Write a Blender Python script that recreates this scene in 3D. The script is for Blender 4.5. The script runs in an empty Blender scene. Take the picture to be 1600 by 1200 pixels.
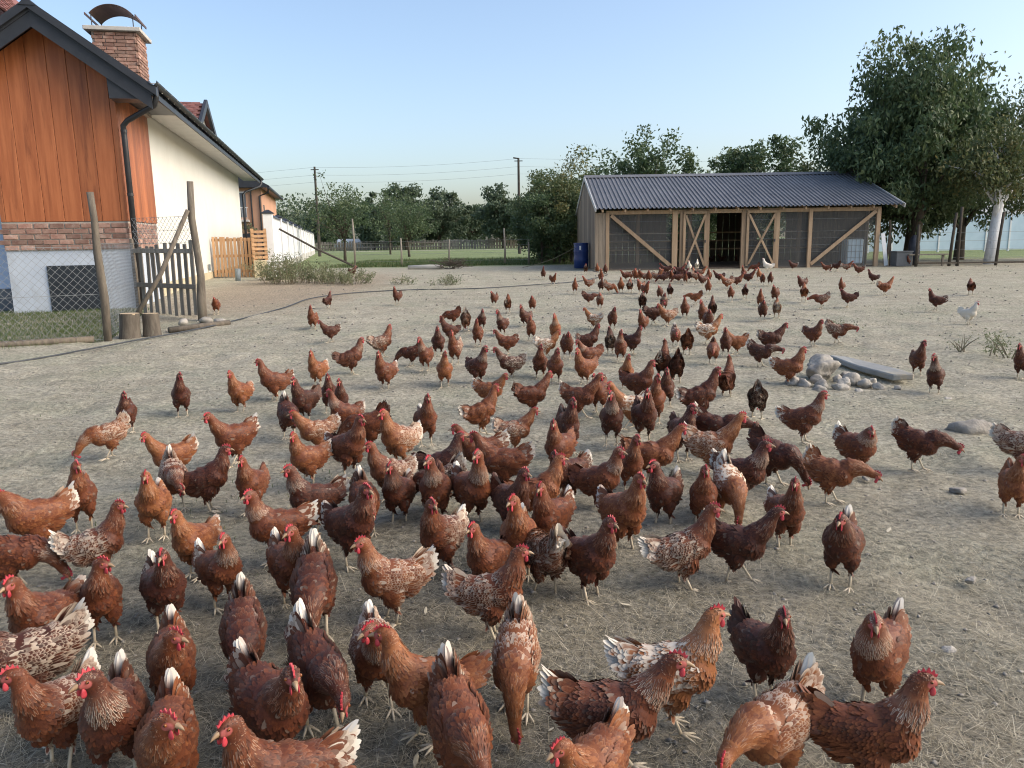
import bpy, bmesh, math, random
import numpy as np
from mathutils import Vector, Matrix, noise

# ------------------------------------------------------------------ camera, sky, sun, exposure
scene = bpy.context.scene
col = scene.collection
rad = math.radians
cam_data = bpy.data.cameras.new('camera')
cam = bpy.data.objects.new('camera', cam_data)
col.objects.link(cam)
cam_data.sensor_width = 36.0
cam_data.lens = 36.0 * 1200.0 / 1600.0
cam_data.clip_start = 0.05
cam_data.clip_end = 3000.0
cam.location = (0, 0, 1.5)
cam.rotation_mode = 'QUATERNION'
cam.rotation_quaternion = (Matrix.Rotation(rad(90 - 10.6), 3, 'X') @ Matrix.Rotation(rad(-0.9), 3, 'Z')).to_quaternion()
scene.camera = cam

SUN_EL, SUN_AZ = 36.0, 100.0          # azimuth clockwise from +Y (view direction), towards +X
world = bpy.data.worlds.new('World')
scene.world = world
world.use_nodes = True
wn = world.node_tree.nodes; wl = world.node_tree.links
sky = wn.new('ShaderNodeTexSky')
sky.sky_type = 'NISHITA'
sky.sun_disc = False
sky.sun_elevation = rad(SUN_EL)
sky.sun_rotation = rad(SUN_AZ)
sky.altitude = 100.0
sky.air_density = 1.0
sky.dust_density = 3.2
sky.ozone_density = 1.3
wl.new(sky.outputs[0], wn['Background'].inputs[0])
wn['Background'].inputs[1].default_value = 0.115
sun_data = bpy.data.lights.new('sun', 'SUN')
sun_data.energy = 1.2
sun_data.angle = rad(65)
sun_data.color = (1.0, 0.9, 0.78)
sun = bpy.data.objects.new('sun', sun_data)
col.objects.link(sun)
a, e = rad(SUN_AZ), rad(SUN_EL)
sdir = Vector((math.sin(a) * math.cos(e), math.cos(a) * math.cos(e), math.sin(e)))
sun.rotation_mode = 'QUATERNION'
sun.rotation_quaternion = (-sdir).to_track_quat('-Z', 'Y')
vs = scene.view_settings
scene.display_settings.display_device = 'sRGB'
vs.view_transform = 'Standard'
vs.look = 'None'
vs.gamma = 1.0
vs.exposure = 1.22
scene.cycles.use_denoising = True
scene.cycles.filter_width = 1.1
scene.cycles.max_bounces = 6
scene.cycles.diffuse_bounces = 3
scene.cycles.transparent_max_bounces = 12

# ------------------------------------------------------------------ helpers
def tag(o, label=None, cat=None, group=None, kind=None):
    if label: o['label'] = label
    if cat: o['category'] = cat
    if group: o['group'] = group
    if kind: o['kind'] = kind
    return o

def empty(name, loc=(0, 0, 0), rz=0.0, label=None, cat=None, group=None):
    o = bpy.data.objects.new(name, None)
    o.empty_display_size = 0.1
    o.location = loc; o.rotation_euler = (0, 0, rz)
    col.objects.link(o)
    return tag(o, label, cat, group)

def link(name, me, parent=None, loc=None, rot=None, scale=None):
    o = bpy.data.objects.new(name, me)
    col.objects.link(o)
    if parent: o.parent = parent
    if loc is not None: o.location = loc
    if rot is not None: o.rotation_euler = rot
    if scale is not None: o.scale = scale
    return o

def np_mesh(name, co, loops, sizes, mat=None, smooth=False, attrs=None):
    """mesh from numpy arrays: co (n,3), loops flat vertex indices, sizes per face"""
    me = bpy.data.meshes.new(name)
    co = np.asarray(co, np.float32); loops = np.asarray(loops, np.int32).ravel(); sizes = np.asarray(sizes, np.int32)
    me.vertices.add(len(co)); me.vertices.foreach_set('co', co.ravel())
    me.loops.add(len(loops)); me.loops.foreach_set('vertex_index', loops)
    me.polygons.add(len(sizes))
    me.polygons.foreach_set('loop_start', np.concatenate(([0], np.cumsum(sizes)[:-1])).astype(np.int32))
    try: me.polygons.foreach_set('loop_total', sizes)
    except Exception: pass
    me.update(calc_edges=True)
    me.polygons.foreach_set('use_smooth', np.full(len(sizes), smooth))
    for k, v in (attrs or {}).items():
        at = me.attributes.new(k, 'FLOAT', 'POINT'); at.data.foreach_set('value', np.asarray(v, np.float32))
    if mat: me.materials.append(mat)
    return me

class MB:
    """collects simple solids into one mesh"""
    def __init__(s): s.v = []; s.f = []
    def add(s, vs, fs):
        b = len(s.v); s.v += [tuple(v) for v in vs]; s.f += [tuple(i + b for i in f) for f in fs]; return s
    def box(s, x0, x1, y0, y1, z0, z1):
        return s.add([(x0,y0,z0),(x1,y0,z0),(x1,y1,z0),(x0,y1,z0),(x0,y0,z1),(x1,y0,z1),(x1,y1,z1),(x0,y1,z1)],
                     [(0,3,2,1),(4,5,6,7),(0,1,5,4),(1,2,6,5),(2,3,7,6),(3,0,4,7)])
    def bar(s, p, q, w, h, up=(0, 0, 1)):
        """rectangular bar from p to q: w across, h along 'up'"""
        p, q = Vector(p), Vector(q); t = (q - p).normalized(); u = Vector(up)
        sd = t.cross(u)
        if sd.length < 1e-4: sd = t.cross(Vector((1, 0, 0)))
        sd.normalize(); u = sd.cross(t)
        c = []
        for b in (p, q):
            for (i, j) in ((-1, -1), (1, -1), (1, 1), (-1, 1)): c.append(b + sd * (i * w / 2) + u * (j * h / 2))
        return s.add(c, [(0,1,2,3),(7,6,5,4),(0,4,5,1),(1,5,6,2),(2,6,7,3),(3,7,4,0)])
    def tube(s, pts, r, n=8, cap=True):
        pts = [Vector(p) for p in pts]
        rs = r if hasattr(r, '__len__') else [r] * len(pts)
        rings = []; prev = None
        for i, p in enumerate(pts):
            t = (pts[min(i + 1, len(pts) - 1)] - pts[max(i - 1, 0)])
            t.normalize()
            if prev is None:
                ax = Vector((0, 0, 1)) if abs(t.z) < 0.9 else Vector((1, 0, 0))
                sd = t.cross(ax).normalized()
            else:
                sd = (prev - t * prev.dot(t)).normalized()
            prev = sd; u = t.cross(sd)
            rings.append([p + (sd * math.cos(k * 2 * math.pi / n) + u * math.sin(k * 2 * math.pi / n)) * rs[i] for k in range(n)])
        vs = [v for r_ in rings for v in r_]; fs = []
        for i in range(len(pts) - 1):
            for k in range(n):
                fs.append((i*n+k, i*n+(k+1) % n, (i+1)*n+(k+1) % n, (i+1)*n+k))
        if cap: fs += [tuple(range(n))[::-1], tuple((len(pts)-1)*n + k for k in range(n))]
        return s.add(vs, fs)
    def prism(s, poly, y0, y1):
        """polygon in xz pulled along y"""
        n = len(poly)
        vs = [(x, y0, z) for x, z in poly] + [(x, y1, z) for x, z in poly]
        return s.add(vs, [tuple(range(n)), tuple(range(2*n-1, n-1, -1))] + [(k, k+n, (k+1) % n+n, (k+1) % n) for k in range(n)])
    def mesh(s, name, mat, smooth=False, bevel=0.0):
        me = bpy.data.meshes.new(name); me.from_pydata(s.v, [], s.f); me.update()
        bm = bmesh.new(); bm.from_mesh(me)
        bmesh.ops.recalc_face_normals(bm, faces=bm.faces)
        if bevel: bmesh.ops.bevel(bm, geom=bm.edges[:], offset=bevel, segments=1, affect='EDGES', clamp_overlap=True)
        for f in bm.faces: f.smooth = smooth
        bm.to_mesh(me); bm.free()
        if mat: me.materials.append(mat)
        return me
    def build(s, name, mat, parent=None, smooth=False, bevel=0.0, **k):
        return link(name, s.mesh(name, mat, smooth, bevel), parent, **k)

# ------------------------------------------------------------------ materials
def new_mat(name):
    m = bpy.data.materials.new(name); m.use_nodes = True
    nt = m.node_tree; b = nt.nodes['Principled BSDF']
    return m, nt, b

class NT:
    def __init__(s, nt): s.nt = nt
    def n(s, t, **k):
        x = s.nt.nodes.new(t)
        for a_, v in k.items(): setattr(x, a_, v)
        return x
    def l(s, a_, b_): s.nt.links.new(a_, b_)
    def val(s, inp, v):
        if hasattr(v, 'is_linked') or hasattr(v, 'links'): s.l(v, inp)
        else: inp.default_value = v
    def math(s, op, a_, b_=None, c_=None, clamp=False):
        x = s.n('ShaderNodeMath', operation=op); x.use_clamp = clamp
        s.val(x.inputs[0], a_)
        if b_ is not None: s.val(x.inputs[1], b_)
        if c_ is not None: s.val(x.inputs[2], c_)
        return x.outputs[0]
    def mix(s, f, a_, b_, blend='MIX'):
        x = s.n('ShaderNodeMix', data_type='RGBA', blend_type=blend)
        s.val(x.inputs[0], f)
        for i, v in ((6, a_), (7, b_)):
            if isinstance(v, tuple): v = (*v[:3], 1)
            s.val(x.inputs[i], v)
        return x.outputs[2]
    def noise(s, co, scale, detail=3, rough=0.55, dist=0.0):
        x = s.n('ShaderNodeTexNoise'); x.inputs['Scale'].default_value = scale
        x.inputs['Detail'].default_value = detail; x.inputs['Roughness'].default_value = rough; x.inputs['Distortion'].default_value = dist
        if co is not None: s.l(co, x.inputs['Vector'])
        return x.outputs['Fac']
    def ramp(s, f, stops):
        x = s.n('ShaderNodeValToRGB'); el = x.color_ramp.elements
        while len(el) < len(stops): el.new(0.5)
        for e_, (p, c) in zip(el, stops): e_.position = p; e_.color = (*c, 1)
        s.l(f, x.inputs[0]); return x.outputs[0]
    def smooth(s, v, a_, b_):
        x = s.n('ShaderNodeMapRange', interpolation_type='SMOOTHSTEP')
        s.val(x.inputs[0], v); x.inputs[1].default_value = a_; x.inputs[2].default_value = b_
        return x.outputs[0]
    def attr(s, name):
        x = s.n('ShaderNodeAttribute'); x.attribute_name = name; return x.outputs['Fac']
    def coord(s, scale=(1, 1, 1), rnd=True):
        """object coordinates, shifted by the object's random number so that copies differ"""
        tc = s.n('ShaderNodeTexCoord'); mp = s.n('ShaderNodeMapping')
        mp.inputs['Scale'].default_value = scale
        s.l(tc.outputs['Object'], mp.inputs['Vector'])
        if rnd:
            oi = s.n('ShaderNodeObjectInfo'); mu = s.math('MULTIPLY', oi.outputs['Random'], 37.0)
            cb = s.n('ShaderNodeCombineXYZ')
            for i in range(3): s.l(mu, cb.inputs[i])
            s.l(cb.outputs[0], mp.inputs['Location'])
        return mp.outputs[0]
    def rnd(s):
        return s.n('ShaderNodeObjectInfo').outputs['Random']
    def bump(s, b, h, strength=0.3, dist=0.01):
        x = s.n('ShaderNodeBump'); x.inputs['Strength'].default_value = strength; x.inputs['Distance'].default_value = dist
        s.l(h, x.inputs['Height']); s.l(x.outputs[0], b.inputs['Normal'])

def pm(name, c1, c2, scale=4.0, rough=0.7, bump=0.3, bdist=0.005, stretch=(1, 1, 1), vary=0.25, fine=40.0, metal=0.0, spec=0.4, stain=None):
    """two-tone weathered surface; 'vary' shifts the brightness from object to object"""
    m, nt, b = new_mat(name); g = NT(nt)
    co = g.coord(stretch)
    n1 = g.noise(co, scale, 5, 0.6); n2 = g.noise(co, fine, 3, 0.6)
    f = g.math('ADD', g.math('MULTIPLY', g.smooth(n1, 0.3, 0.7), 0.7), g.math('MULTIPLY', n2, 0.3))
    c = g.mix(f, c1, c2)
    if stain:
        sm = g.smooth(g.noise(co, stain[1], 6, 0.7, 0.6), 0.52, 0.72)
        c = g.mix(g.math('MULTIPLY', sm, stain[2]), c, stain[0])
    if vary:
        hv = g.n('ShaderNodeHueSaturation')
        g.l(g.math('MULTIPLY_ADD', g.rnd(), 2 * vary, 1 - vary), hv.inputs['Value']); g.l(c, hv.inputs['Color']); c = hv.outputs[0]
    g.l(c, b.inputs['Base Color'])
    b.inputs['Roughness'].default_value = rough; b.inputs['Metallic'].default_value = metal
    b.inputs['Specular IOR Level'].default_value = spec
    if bump: g.bump(b, g.math('ADD', n2, g.math('MULTIPLY', n1, 0.5)), bump, bdist)
    return m

M = {}
M['timber'] = pm('stained_timber', (0.29, 0.084, 0.028), (0.44, 0.150, 0.055), 1.6, 0.45, 0.3, 0.004, (7, 7, 0.5), 0.2, 14, stain=((0.12, 0.03, 0.01), 0.9, 0.55))
M['brick'] = pm('old_brick', (0.21, 0.10, 0.075), (0.38, 0.25, 0.19), 6, 0.85, 0.5, 0.006, vary=0.4, fine=60, stain=((0.5, 0.42, 0.36), 5, 0.5))
M['mortar'] = pm('mortar', (0.30, 0.26, 0.22), (0.42, 0.37, 0.31), 9, 0.9, 0.4)
M['charcoal'] = pm('charcoal_metal', (0.020, 0.022, 0.027), (0.034, 0.037, 0.043), 3, 0.45, 0.08, vary=0.1)
M['blackpipe'] = pm('dark_pipe', (0.018, 0.019, 0.022), (0.035, 0.034, 0.035), 5, 0.35, 0.05, vary=0)
M['cream'] = pm('cream_render', (0.66, 0.645, 0.57), (0.72, 0.705, 0.63), 0.7, 0.85, 0.15, 0.003, vary=0, fine=90, stain=((0.58, 0.55, 0.46), 0.5, 0.4))
M['plinth'] = pm('blue_grey_plinth', (0.42, 0.47, 0.53), (0.50, 0.55, 0.60), 1.2, 0.85, 0.2, 0.003, vary=0, fine=90, stain=((0.33, 0.35, 0.36), 1.2, 0.5))
M['paleblue'] = pm('pale_blue_render', (0.40, 0.50, 0.66), (0.47, 0.56, 0.70), 1.0, 0.85, 0.15, vary=0)
M['foundation'] = pm('bare_foundation', (0.48, 0.41, 0.26), (0.58, 0.50, 0.34), 2.0, 0.9, 0.3, vary=0, stain=((0.35, 0.31, 0.24), 2, 0.5))
M['soffit'] = pm('white_soffit', (0.58, 0.57, 0.54), (0.66, 0.65, 0.62), 2, 0.7, 0.05, vary=0)
M['hatch'] = pm('dark_hatch', (0.016, 0.021, 0.026), (0.026, 0.032, 0.038), 3, 0.5, 0.1, vary=0)
M['redtile'] = pm('red_roof_tile', (0.15, 0.06, 0.05), (0.22, 0.095, 0.075), 3, 0.7, 0.2, vary=0.25)
M['cowl'] = pm('brown_cowl', (0.085, 0.05, 0.042), (0.13, 0.08, 0.065), 4, 0.5, 0.05, vary=0)
M['concrete'] = pm('concrete', (0.40, 0.38, 0.34), (0.52, 0.50, 0.45), 4, 0.9, 0.35, vary=0.12)
M['greywood'] = pm('weathered_wood', (0.17, 0.145, 0.115), (0.30, 0.265, 0.215), 2.0, 0.85, 0.5, 0.006, (8, 8, 0.8), 0.22, 18)
M['postwood'] = pm('bark_post', (0.075, 0.062, 0.048), (0.17, 0.142, 0.108), 3.0, 0.9, 0.6, 0.008, (6, 6, 1.0), 0.15, 20, stain=((0.26, 0.25, 0.19), 2, 0.35))
M['barnwood'] = pm('sawn_timber', (0.26, 0.175, 0.105), (0.38, 0.275, 0.18), 2.0, 0.8, 0.3, 0.004, (6, 6, 0.6), 0.22, 16, stain=((0.30, 0.22, 0.14), 1.2, 0.5))
M['barnplank'] = pm('grey_brown_plank', (0.17, 0.135, 0.10), (0.27, 0.225, 0.17), 2.0, 0.85, 0.4, 0.005, (7, 7, 0.6), 0.3, 16)
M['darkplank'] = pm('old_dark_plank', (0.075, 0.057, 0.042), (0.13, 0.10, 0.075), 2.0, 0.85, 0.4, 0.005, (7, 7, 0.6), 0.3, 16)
M['pallet'] = pm('pallet_wood', (0.38, 0.215, 0.11), (0.52, 0.32, 0.17), 2.0, 0.8, 0.3, 0.004, (8, 8, 0.7), 0.2, 18)
M['tin'] = pm('blue_grey_sheet', (0.122, 0.124, 0.132), (0.165, 0.167, 0.176), 1.2, 0.6, 0.05, vary=0.05, metal=0.0, stain=((0.17, 0.18, 0.20), 1.5, 0.35))
M['tintrim'] = pm('pale_verge_trim', (0.42, 0.42, 0.40), (0.52, 0.52, 0.50), 2, 0.5, 0.05, vary=0)
M['barrel'] = pm('blue_plastic', (0.012, 0.032, 0.13), (0.02, 0.05, 0.18), 2, 0.35, 0.05, vary=0)
M['paper'] = pm('white_label', (0.7, 0.7, 0.68), (0.78, 0.78, 0.76), 8, 0.7, 0, vary=0)
M['wire'] = pm('galvanised_wire', (0.20, 0.21, 0.21), (0.30, 0.31, 0.31), 8, 0.5, 0, metal=0.4, vary=0)
M['hose'] = pm('dark_hose', (0.03, 0.034, 0.038), (0.055, 0.06, 0.065), 3, 0.5, 0, vary=0)
M['greypipe'] = pm('grey_pipe', (0.13, 0.16, 0.17), (0.19, 0.22, 0.23), 5, 0.5, 0, vary=0)
M['white'] = pm('white_panel', (0.66, 0.67, 0.66), (0.76, 0.77, 0.76), 1.5, 0.75, 0.1, vary=0.05, stain=((0.5, 0.5, 0.46), 1.2, 0.4))
M['stone'] = pm('field_stone', (0.22, 0.20, 0.17), (0.40, 0.37, 0.32), 5, 0.9, 0.7, 0.02, vary=0.22, fine=30, stain=((0.25, 0.23, 0.20), 4, 0.5))
M['slab'] = pm('stone_slab', (0.20, 0.205, 0.195), (0.31, 0.31, 0.29), 3, 0.85, 0.5, 0.01, vary=0, stain=((0.42, 0.34, 0.22), 2.5, 0.6))
M['peach'] = pm('peach_render', (0.50, 0.27, 0.17), (0.57, 0.33, 0.21), 1, 0.85, 0.1, vary=0)
M['glass'] = pm('window_glass', (0.10, 0.12, 0.14), (0.14, 0.16, 0.18), 2, 0.1, 0, vary=0)
M['bark'] = pm('tree_bark', (0.055, 0.045, 0.034), (0.11, 0.09, 0.068), 4, 0.95, 0.7, 0.02, (5, 5, 1), 0.15, 25)
M['whitewash'] = pm('whitewashed_bark', (0.55, 0.56, 0.57), (0.72, 0.73, 0.73), 5, 0.9, 0.6, 0.015, (4, 4, 1), 0.0, 25, stain=((0.25, 0.22, 0.19), 4, 0.6))
M['cutwood'] = pm('cut_wood', (0.36, 0.27, 0.17), (0.46, 0.36, 0.24), 9, 0.85, 0.4, vary=0.1)
M['tank'] = pm('pale_blue_tank', (0.42, 0.55, 0.63), (0.50, 0.62, 0.70), 2, 0.4, 0.05, vary=0)
M['tarp'] = pm('dark_tarp', (0.02, 0.022, 0.032), (0.045, 0.048, 0.06), 5, 0.5, 0.3, 0.02, vary=0)
M['crate'] = pm('grey_crate', (0.075, 0.085, 0.095), (0.11, 0.12, 0.13), 3, 0.5, 0.1, vary=0)
M['pole'] = pm('dark_pole', (0.04, 0.035, 0.03), (0.07, 0.06, 0.05), 3, 0.9, 0.2, vary=0)

def mesh_mat(name, cover, colr):
    """fine wire netting seen from afar: mostly open"""
    m, nt, b = new_mat(name); g = NT(nt)
    tr = g.n('ShaderNodeBsdfTransparent'); mx = g.n('ShaderNodeMixShader'); mx.inputs[0].default_value = cover
    b.inputs['Base Color'].default_value = (*colr, 1); b.inputs['Roughness'].default_value = 0.6
    g.l(tr.outputs[0], mx.inputs[1]); g.l(b.outputs[0], mx.inputs[2]); g.l(mx.outputs[0], nt.nodes['Material Output'].inputs[0])
    return m
M['netting'] = mesh_mat('fine_netting', 0.22, (0.24, 0.24, 0.23))

def leaf_mat(name, c1, c2, c3, transl=0.3):
    m, nt, b = new_mat(name); g = NT(nt)
    c = g.ramp(g.attr('fr'), [(0.0, c1), (0.6, c2), (1.0, c3)])
    g.l(c, b.inputs['Base Color']); b.inputs['Roughness'].default_value = 0.5; b.inputs['Specular IOR Level'].default_value = 0.35
    t = g.n('ShaderNodeBsdfTranslucent'); g.l(c, t.inputs[0])
    mx = g.n('ShaderNodeMixShader'); mx.inputs[0].default_value = transl
    g.l(b.outputs[0], mx.inputs[1]); g.l(t.outputs[0], mx.inputs[2]); g.l(mx.outputs[0], nt.nodes['Material Output'].inputs[0])
    return m
M['leaf_dark'] = leaf_mat('cherry_leaf', (0.050, 0.085, 0.040), (0.085, 0.130, 0.058), (0.15, 0.18, 0.075))
M['leaf_olive'] = leaf_mat('olive_leaf', (0.062, 0.090, 0.038), (0.105, 0.130, 0.05), (0.21, 0.175, 0.062))
M['leaf_mid'] = leaf_mat('orchard_leaf', (0.056, 0.090, 0.042), (0.085, 0.125, 0.056), (0.14, 0.17, 0.07))
M['leaf_far'] = leaf_mat('far_leaf', (0.065, 0.095, 0.058), (0.098, 0.135, 0.078), (0.15, 0.18, 0.10))
M['weed'] = leaf_mat('weed_leaf', (0.10, 0.13, 0.06), (0.17, 0.19, 0.10), (0.30, 0.28, 0.16))
M['grass'] = leaf_mat('grass_blade', (0.050, 0.095, 0.024), (0.095, 0.135, 0.045), (0.22, 0.19, 0.09))
M['straw'] = leaf_mat('straw', (0.17, 0.145, 0.095), (0.34, 0.295, 0.20), (0.58, 0.52, 0.39), 0.1)

def ground_mat():
    m, nt, b = new_mat('yard_soil'); g = NT(nt)
    tc = g.n('ShaderNodeTexCoord'); co = tc.outputs['Object']
    sep = g.n('ShaderNodeSeparateXYZ'); g.l(co, sep.inputs[0])
    big = g.noise(co, 0.35, 4, 0.6, 0.4); mid = g.noise(co, 2.3, 5, 0.65, 0.3); fin = g.noise(co, 26, 5, 0.7); vf = g.noise(co, 75, 4, 0.75)
    mp = g.n('ShaderNodeMapping'); mp.inputs['Scale'].default_value = (0.5, 2.2, 1); mp.inputs['Rotation'].default_value = (0, 0, 0.25); g.l(co, mp.inputs[0])
    streak = g.noise(mp.outputs[0], 2.2, 5, 0.7, 0.5)
    base = g.mix(g.smooth(mid, 0.3, 0.7), (0.275, 0.262, 0.205), (0.425, 0.405, 0.325))
    base = g.mix(g.math('MULTIPLY', g.smooth(streak, 0.42, 0.66), 0.8), base, (0.535, 0.50, 0.395))
    # sparse green film
    grn = g.math('MULTIPLY', g.smooth(g.noise(co, 0.9, 5, 0.7, 0.5), 0.42, 0.68), 0.6)
    base = g.mix(grn, base, (0.28, 0.315, 0.225))
    # reddish spoil by the house wall
    sx_ = g.math('ADD', sep.outputs[0], 6.2); sy_ = g.math('MULTIPLY', g.math('SUBTRACT', sep.outputs[1], 23.0), 0.35)
    sd = g.math('ADD', g.math('SQRT', g.math('ADD', g.math('MULTIPLY', sx_, sx_), g.math('MULTIPLY', sy_, sy_))), g.math('MULTIPLY', g.math('SUBTRACT', mid, 0.5), 2.0))
    base = g.mix(g.math('MULTIPLY', g.math('SUBTRACT', 1.0, g.smooth(sd, 1.6, 3.4)), 0.75), base, g.mix(fin, (0.17, 0.12, 0.08), (0.40, 0.31, 0.23)))
    # darker ground colour at the near left, fading out over a ragged edge
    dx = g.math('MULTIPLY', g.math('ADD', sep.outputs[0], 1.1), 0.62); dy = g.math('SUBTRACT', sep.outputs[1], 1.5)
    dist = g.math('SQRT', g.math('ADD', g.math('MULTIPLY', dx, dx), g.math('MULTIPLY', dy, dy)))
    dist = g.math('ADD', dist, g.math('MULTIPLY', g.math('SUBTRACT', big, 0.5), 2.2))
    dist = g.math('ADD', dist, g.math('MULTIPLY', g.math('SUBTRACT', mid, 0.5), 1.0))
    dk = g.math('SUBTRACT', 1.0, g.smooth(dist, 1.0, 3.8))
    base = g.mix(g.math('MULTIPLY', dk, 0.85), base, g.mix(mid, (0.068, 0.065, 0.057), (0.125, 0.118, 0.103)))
    # damp patches and droppings
    damp = g.math('MULTIPLY', g.smooth(g.noise(co, 0.75, 6, 0.7, 0.8), 0.56, 0.68), 0.4)
    base = g.mix(damp, base, (0.15, 0.135, 0.11))
    vo = g.n('ShaderNodeTexVoronoi'); vo.inputs['Scale'].default_value = 5.0; g.l(co, vo.inputs['Vector'])
    drop = g.math('MULTIPLY', g.math('SUBTRACT', 1.0, g.smooth(g.math('ADD', vo.outputs['Distance'], g.math('MULTIPLY', fin, 0.10)), 0.10, 0.14)), 0.6)
    base = g.mix(drop, base, g.mix(g.smooth(fin, 0.4, 0.6), (0.09, 0.085, 0.06), (0.50, 0.49, 0.44)))
    # grass beyond the yard fence
    fld = g.smooth(g.math('ADD', sep.outputs[1], g.math('MULTIPLY', big, 3.0)), 36.6, 39.0)
    gr = g.mix(g.smooth(g.noise(co, 0.25, 5, 0.65), 0.35, 0.65), (0.068, 0.165, 0.024), (0.125, 0.225, 0.045))
    base = g.mix(fld, base, gr)
    c = g.mix(g.smooth(fin, 0.28, 0.70), g.mix(0.60, base, (0.03, 0.026, 0.02)), g.mix(0.30, base, (0.66, 0.58, 0.43)))
    c = g.mix(g.math('MULTIPLY', g.smooth(vf, 0.57, 0.70), 0.55), c, (0.56, 0.52, 0.42))
    g.l(c, b.inputs['Base Color']); b.inputs['Roughness'].default_value = 0.95; b.inputs['Specular IOR Level'].default_value = 0.15
    h = g.math('ADD', g.math('MULTIPLY', fin, 0.7), g.math('MULTIPLY', vf, 0.35)); h = g.math('ADD', h, g.math('MULTIPLY', mid, 0.8))
    g.bump(b, h, 1.0, 0.035)
    return m
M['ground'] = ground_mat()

def plume_mat():
    m, nt, b = new_mat('plumage'); g = NT(nt)
    oi = g.n('ShaderNodeObjectInfo'); sp = g.n('ShaderNodeSeparateColor'); g.l(oi.outputs['Color'], sp.inputs[0])
    shade, speck, tailw, cream = sp.outputs[0], sp.outputs[1], sp.outputs[2], oi.outputs['Alpha']
    fr, rb, rt, rn, re = (g.attr(k) for k in ('fr', 'rb', 'rt', 'rn', 're'))
    vv, uu = g.attr('vv'), g.attr('uu')
    tc = g.n('ShaderNodeTexCoord'); co = g.coord((1, 1, 1))
    nz = g.noise(co, 16, 4, 0.65)
    cbx = g.n('ShaderNodeCombineXYZ'); g.l(g.math('MULTIPLY', uu, 5.0), cbx.inputs[0]); g.l(g.math('MULTIPLY', vv, 1.6), cbx.inputs[1]); g.l(g.math('MULTIPLY', fr, 90.0), cbx.inputs[2])
    barb = g.math('ADD', g.math('MULTIPLY', g.noise(cbx.outputs[0], 1.0, 3, 0.6), 0.6), g.math('MULTIPLY', g.noise(co, 150, 2, 0.6), 0.4))
    t = g.math('ADD', shade, g.math('MULTIPLY', g.math('SUBTRACT', fr, 0.5), 0.30))
    t = g.math('ADD', t, g.math('MULTIPLY', g.math('SUBTRACT', nz, 0.5), 0.55))
    t = g.math('ADD', t, g.math('MULTIPLY', rn, 0.14)); t = g.math('SUBTRACT', t, g.math('MULTIPLY', re, 0.16))
    t = g.math('ADD', t, g.math('MULTIPLY', g.math('SUBTRACT', vv, 0.45), 0.16))
    t = g.math('ADD', t, g.math('MULTIPLY', g.math('SUBTRACT', barb, 0.5), 0.75), clamp=True)
    c = g.ramp(t, [(0.0, (0.019, 0.0045, 0.0028)), (0.3, (0.062, 0.0150, 0.0066)), (0.6, (0.155, 0.0435, 0.0150)), (1.0, (0.33, 0.128, 0.044))])
    tip = g.smooth(vv, 0.55, 0.95)
    rim = g.math('MAXIMUM', g.smooth(vv, 0.72, 0.95), g.math('MULTIPLY', g.smooth(g.math('ABSOLUTE', uu), 0.5, 0.95), g.smooth(vv, 0.2, 0.6)))
    m1 = g.math('MULTIPLY', g.math('MULTIPLY', speck, rb), g.math('MULTIPLY', rim, g.math('MULTIPLY_ADD', fr, 0.6, 0.35)))
    m2 = g.math('MULTIPLY', g.smooth(g.math('SUBTRACT', g.math('MULTIPLY', g.math('MULTIPLY', speck, rb), 0.30), fr), -0.04, 0.10), 0.6)
    m3 = g.smooth(g.math('SUBTRACT', g.math('MULTIPLY', tailw, g.math('MULTIPLY', rt, 1.25)), g.math('MULTIPLY', fr, 0.75)), -0.12, 0.5)
    m3 = g.math('MULTIPLY', m3, g.smooth(g.math('MULTIPLY_ADD', tailw, 0.6, vv), 0.45, 1.05))
    m4 = g.smooth(g.math('SUBTRACT', g.math('MULTIPLY', cream, g.math('MAXIMUM', rb, g.smooth(cream, 0.8, 0.9))), g.math('MULTIPLY', fr, 0.9)), -0.05, 0.1)
    edge = g.smooth(g.math('ABSOLUTE', uu), 0.45, 0.9)
    m5 = g.math('MULTIPLY', g.math('MULTIPLY', rn, edge), g.math('MULTIPLY_ADD', g.smooth(fr, 0.5, 1.0), 0.55, 0.05))
    hk = g.math('MULTIPLY', g.smooth(g.math('FRACT', g.math('MULTIPLY', shade, 41.0)), 0.80, 0.86), g.math('MULTIPLY', g.smooth(rn, 0.15, 0.45), g.math('SUBTRACT', 1.0, g.smooth(rn, 0.75, 0.95))))
    m6 = g.math('MULTIPLY', hk, g.math('MULTIPLY_ADD', edge, 0.75, 0.06))
    pale = g.math('MAXIMUM', m1, m6)
    for q in (m2, m3, m4, m5): pale = g.math('MAXIMUM', pale, q)
    pc = g.mix(g.noise(co, 30, 3), (0.50, 0.36, 0.23), (0.74, 0.66, 0.55))
    pc = g.mix(g.smooth(g.math('ADD', rt, cream), 0.5, 1.0), pc, (0.66, 0.60, 0.50))
    c = g.mix(pale, c, pc)
    g.l(c, b.inputs['Base Color'])
    b.inputs['Roughness'].default_value = 0.52; b.inputs['Specular IOR Level'].default_value = 0.30
    b.inputs['Sheen Weight'].default_value = 0.12; b.inputs['Sheen Tint'].default_value = (0.8, 0.5, 0.35, 1)
    g.bump(b, barb, 0.25, 0.003)
    # bare red skin of the face
    sk, nt2 = None, None
    fc = g.attr('rf')
    c2 = g.mix(g.smooth(fc, 0.35, 0.6), c, g.mix(g.noise(co, 90, 3), (0.28, 0.05, 0.045), (0.45, 0.14, 0.12)))
    g.l(c2, b.inputs['Base Color'])
    return m
M['plume'] = plume_mat()
M['comb'] = pm('red_comb', (0.36, 0.022, 0.036), (0.52, 0.075, 0.085), 30, 0.45, 0.4, 0.002, vary=0.15, fine=160)
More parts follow.
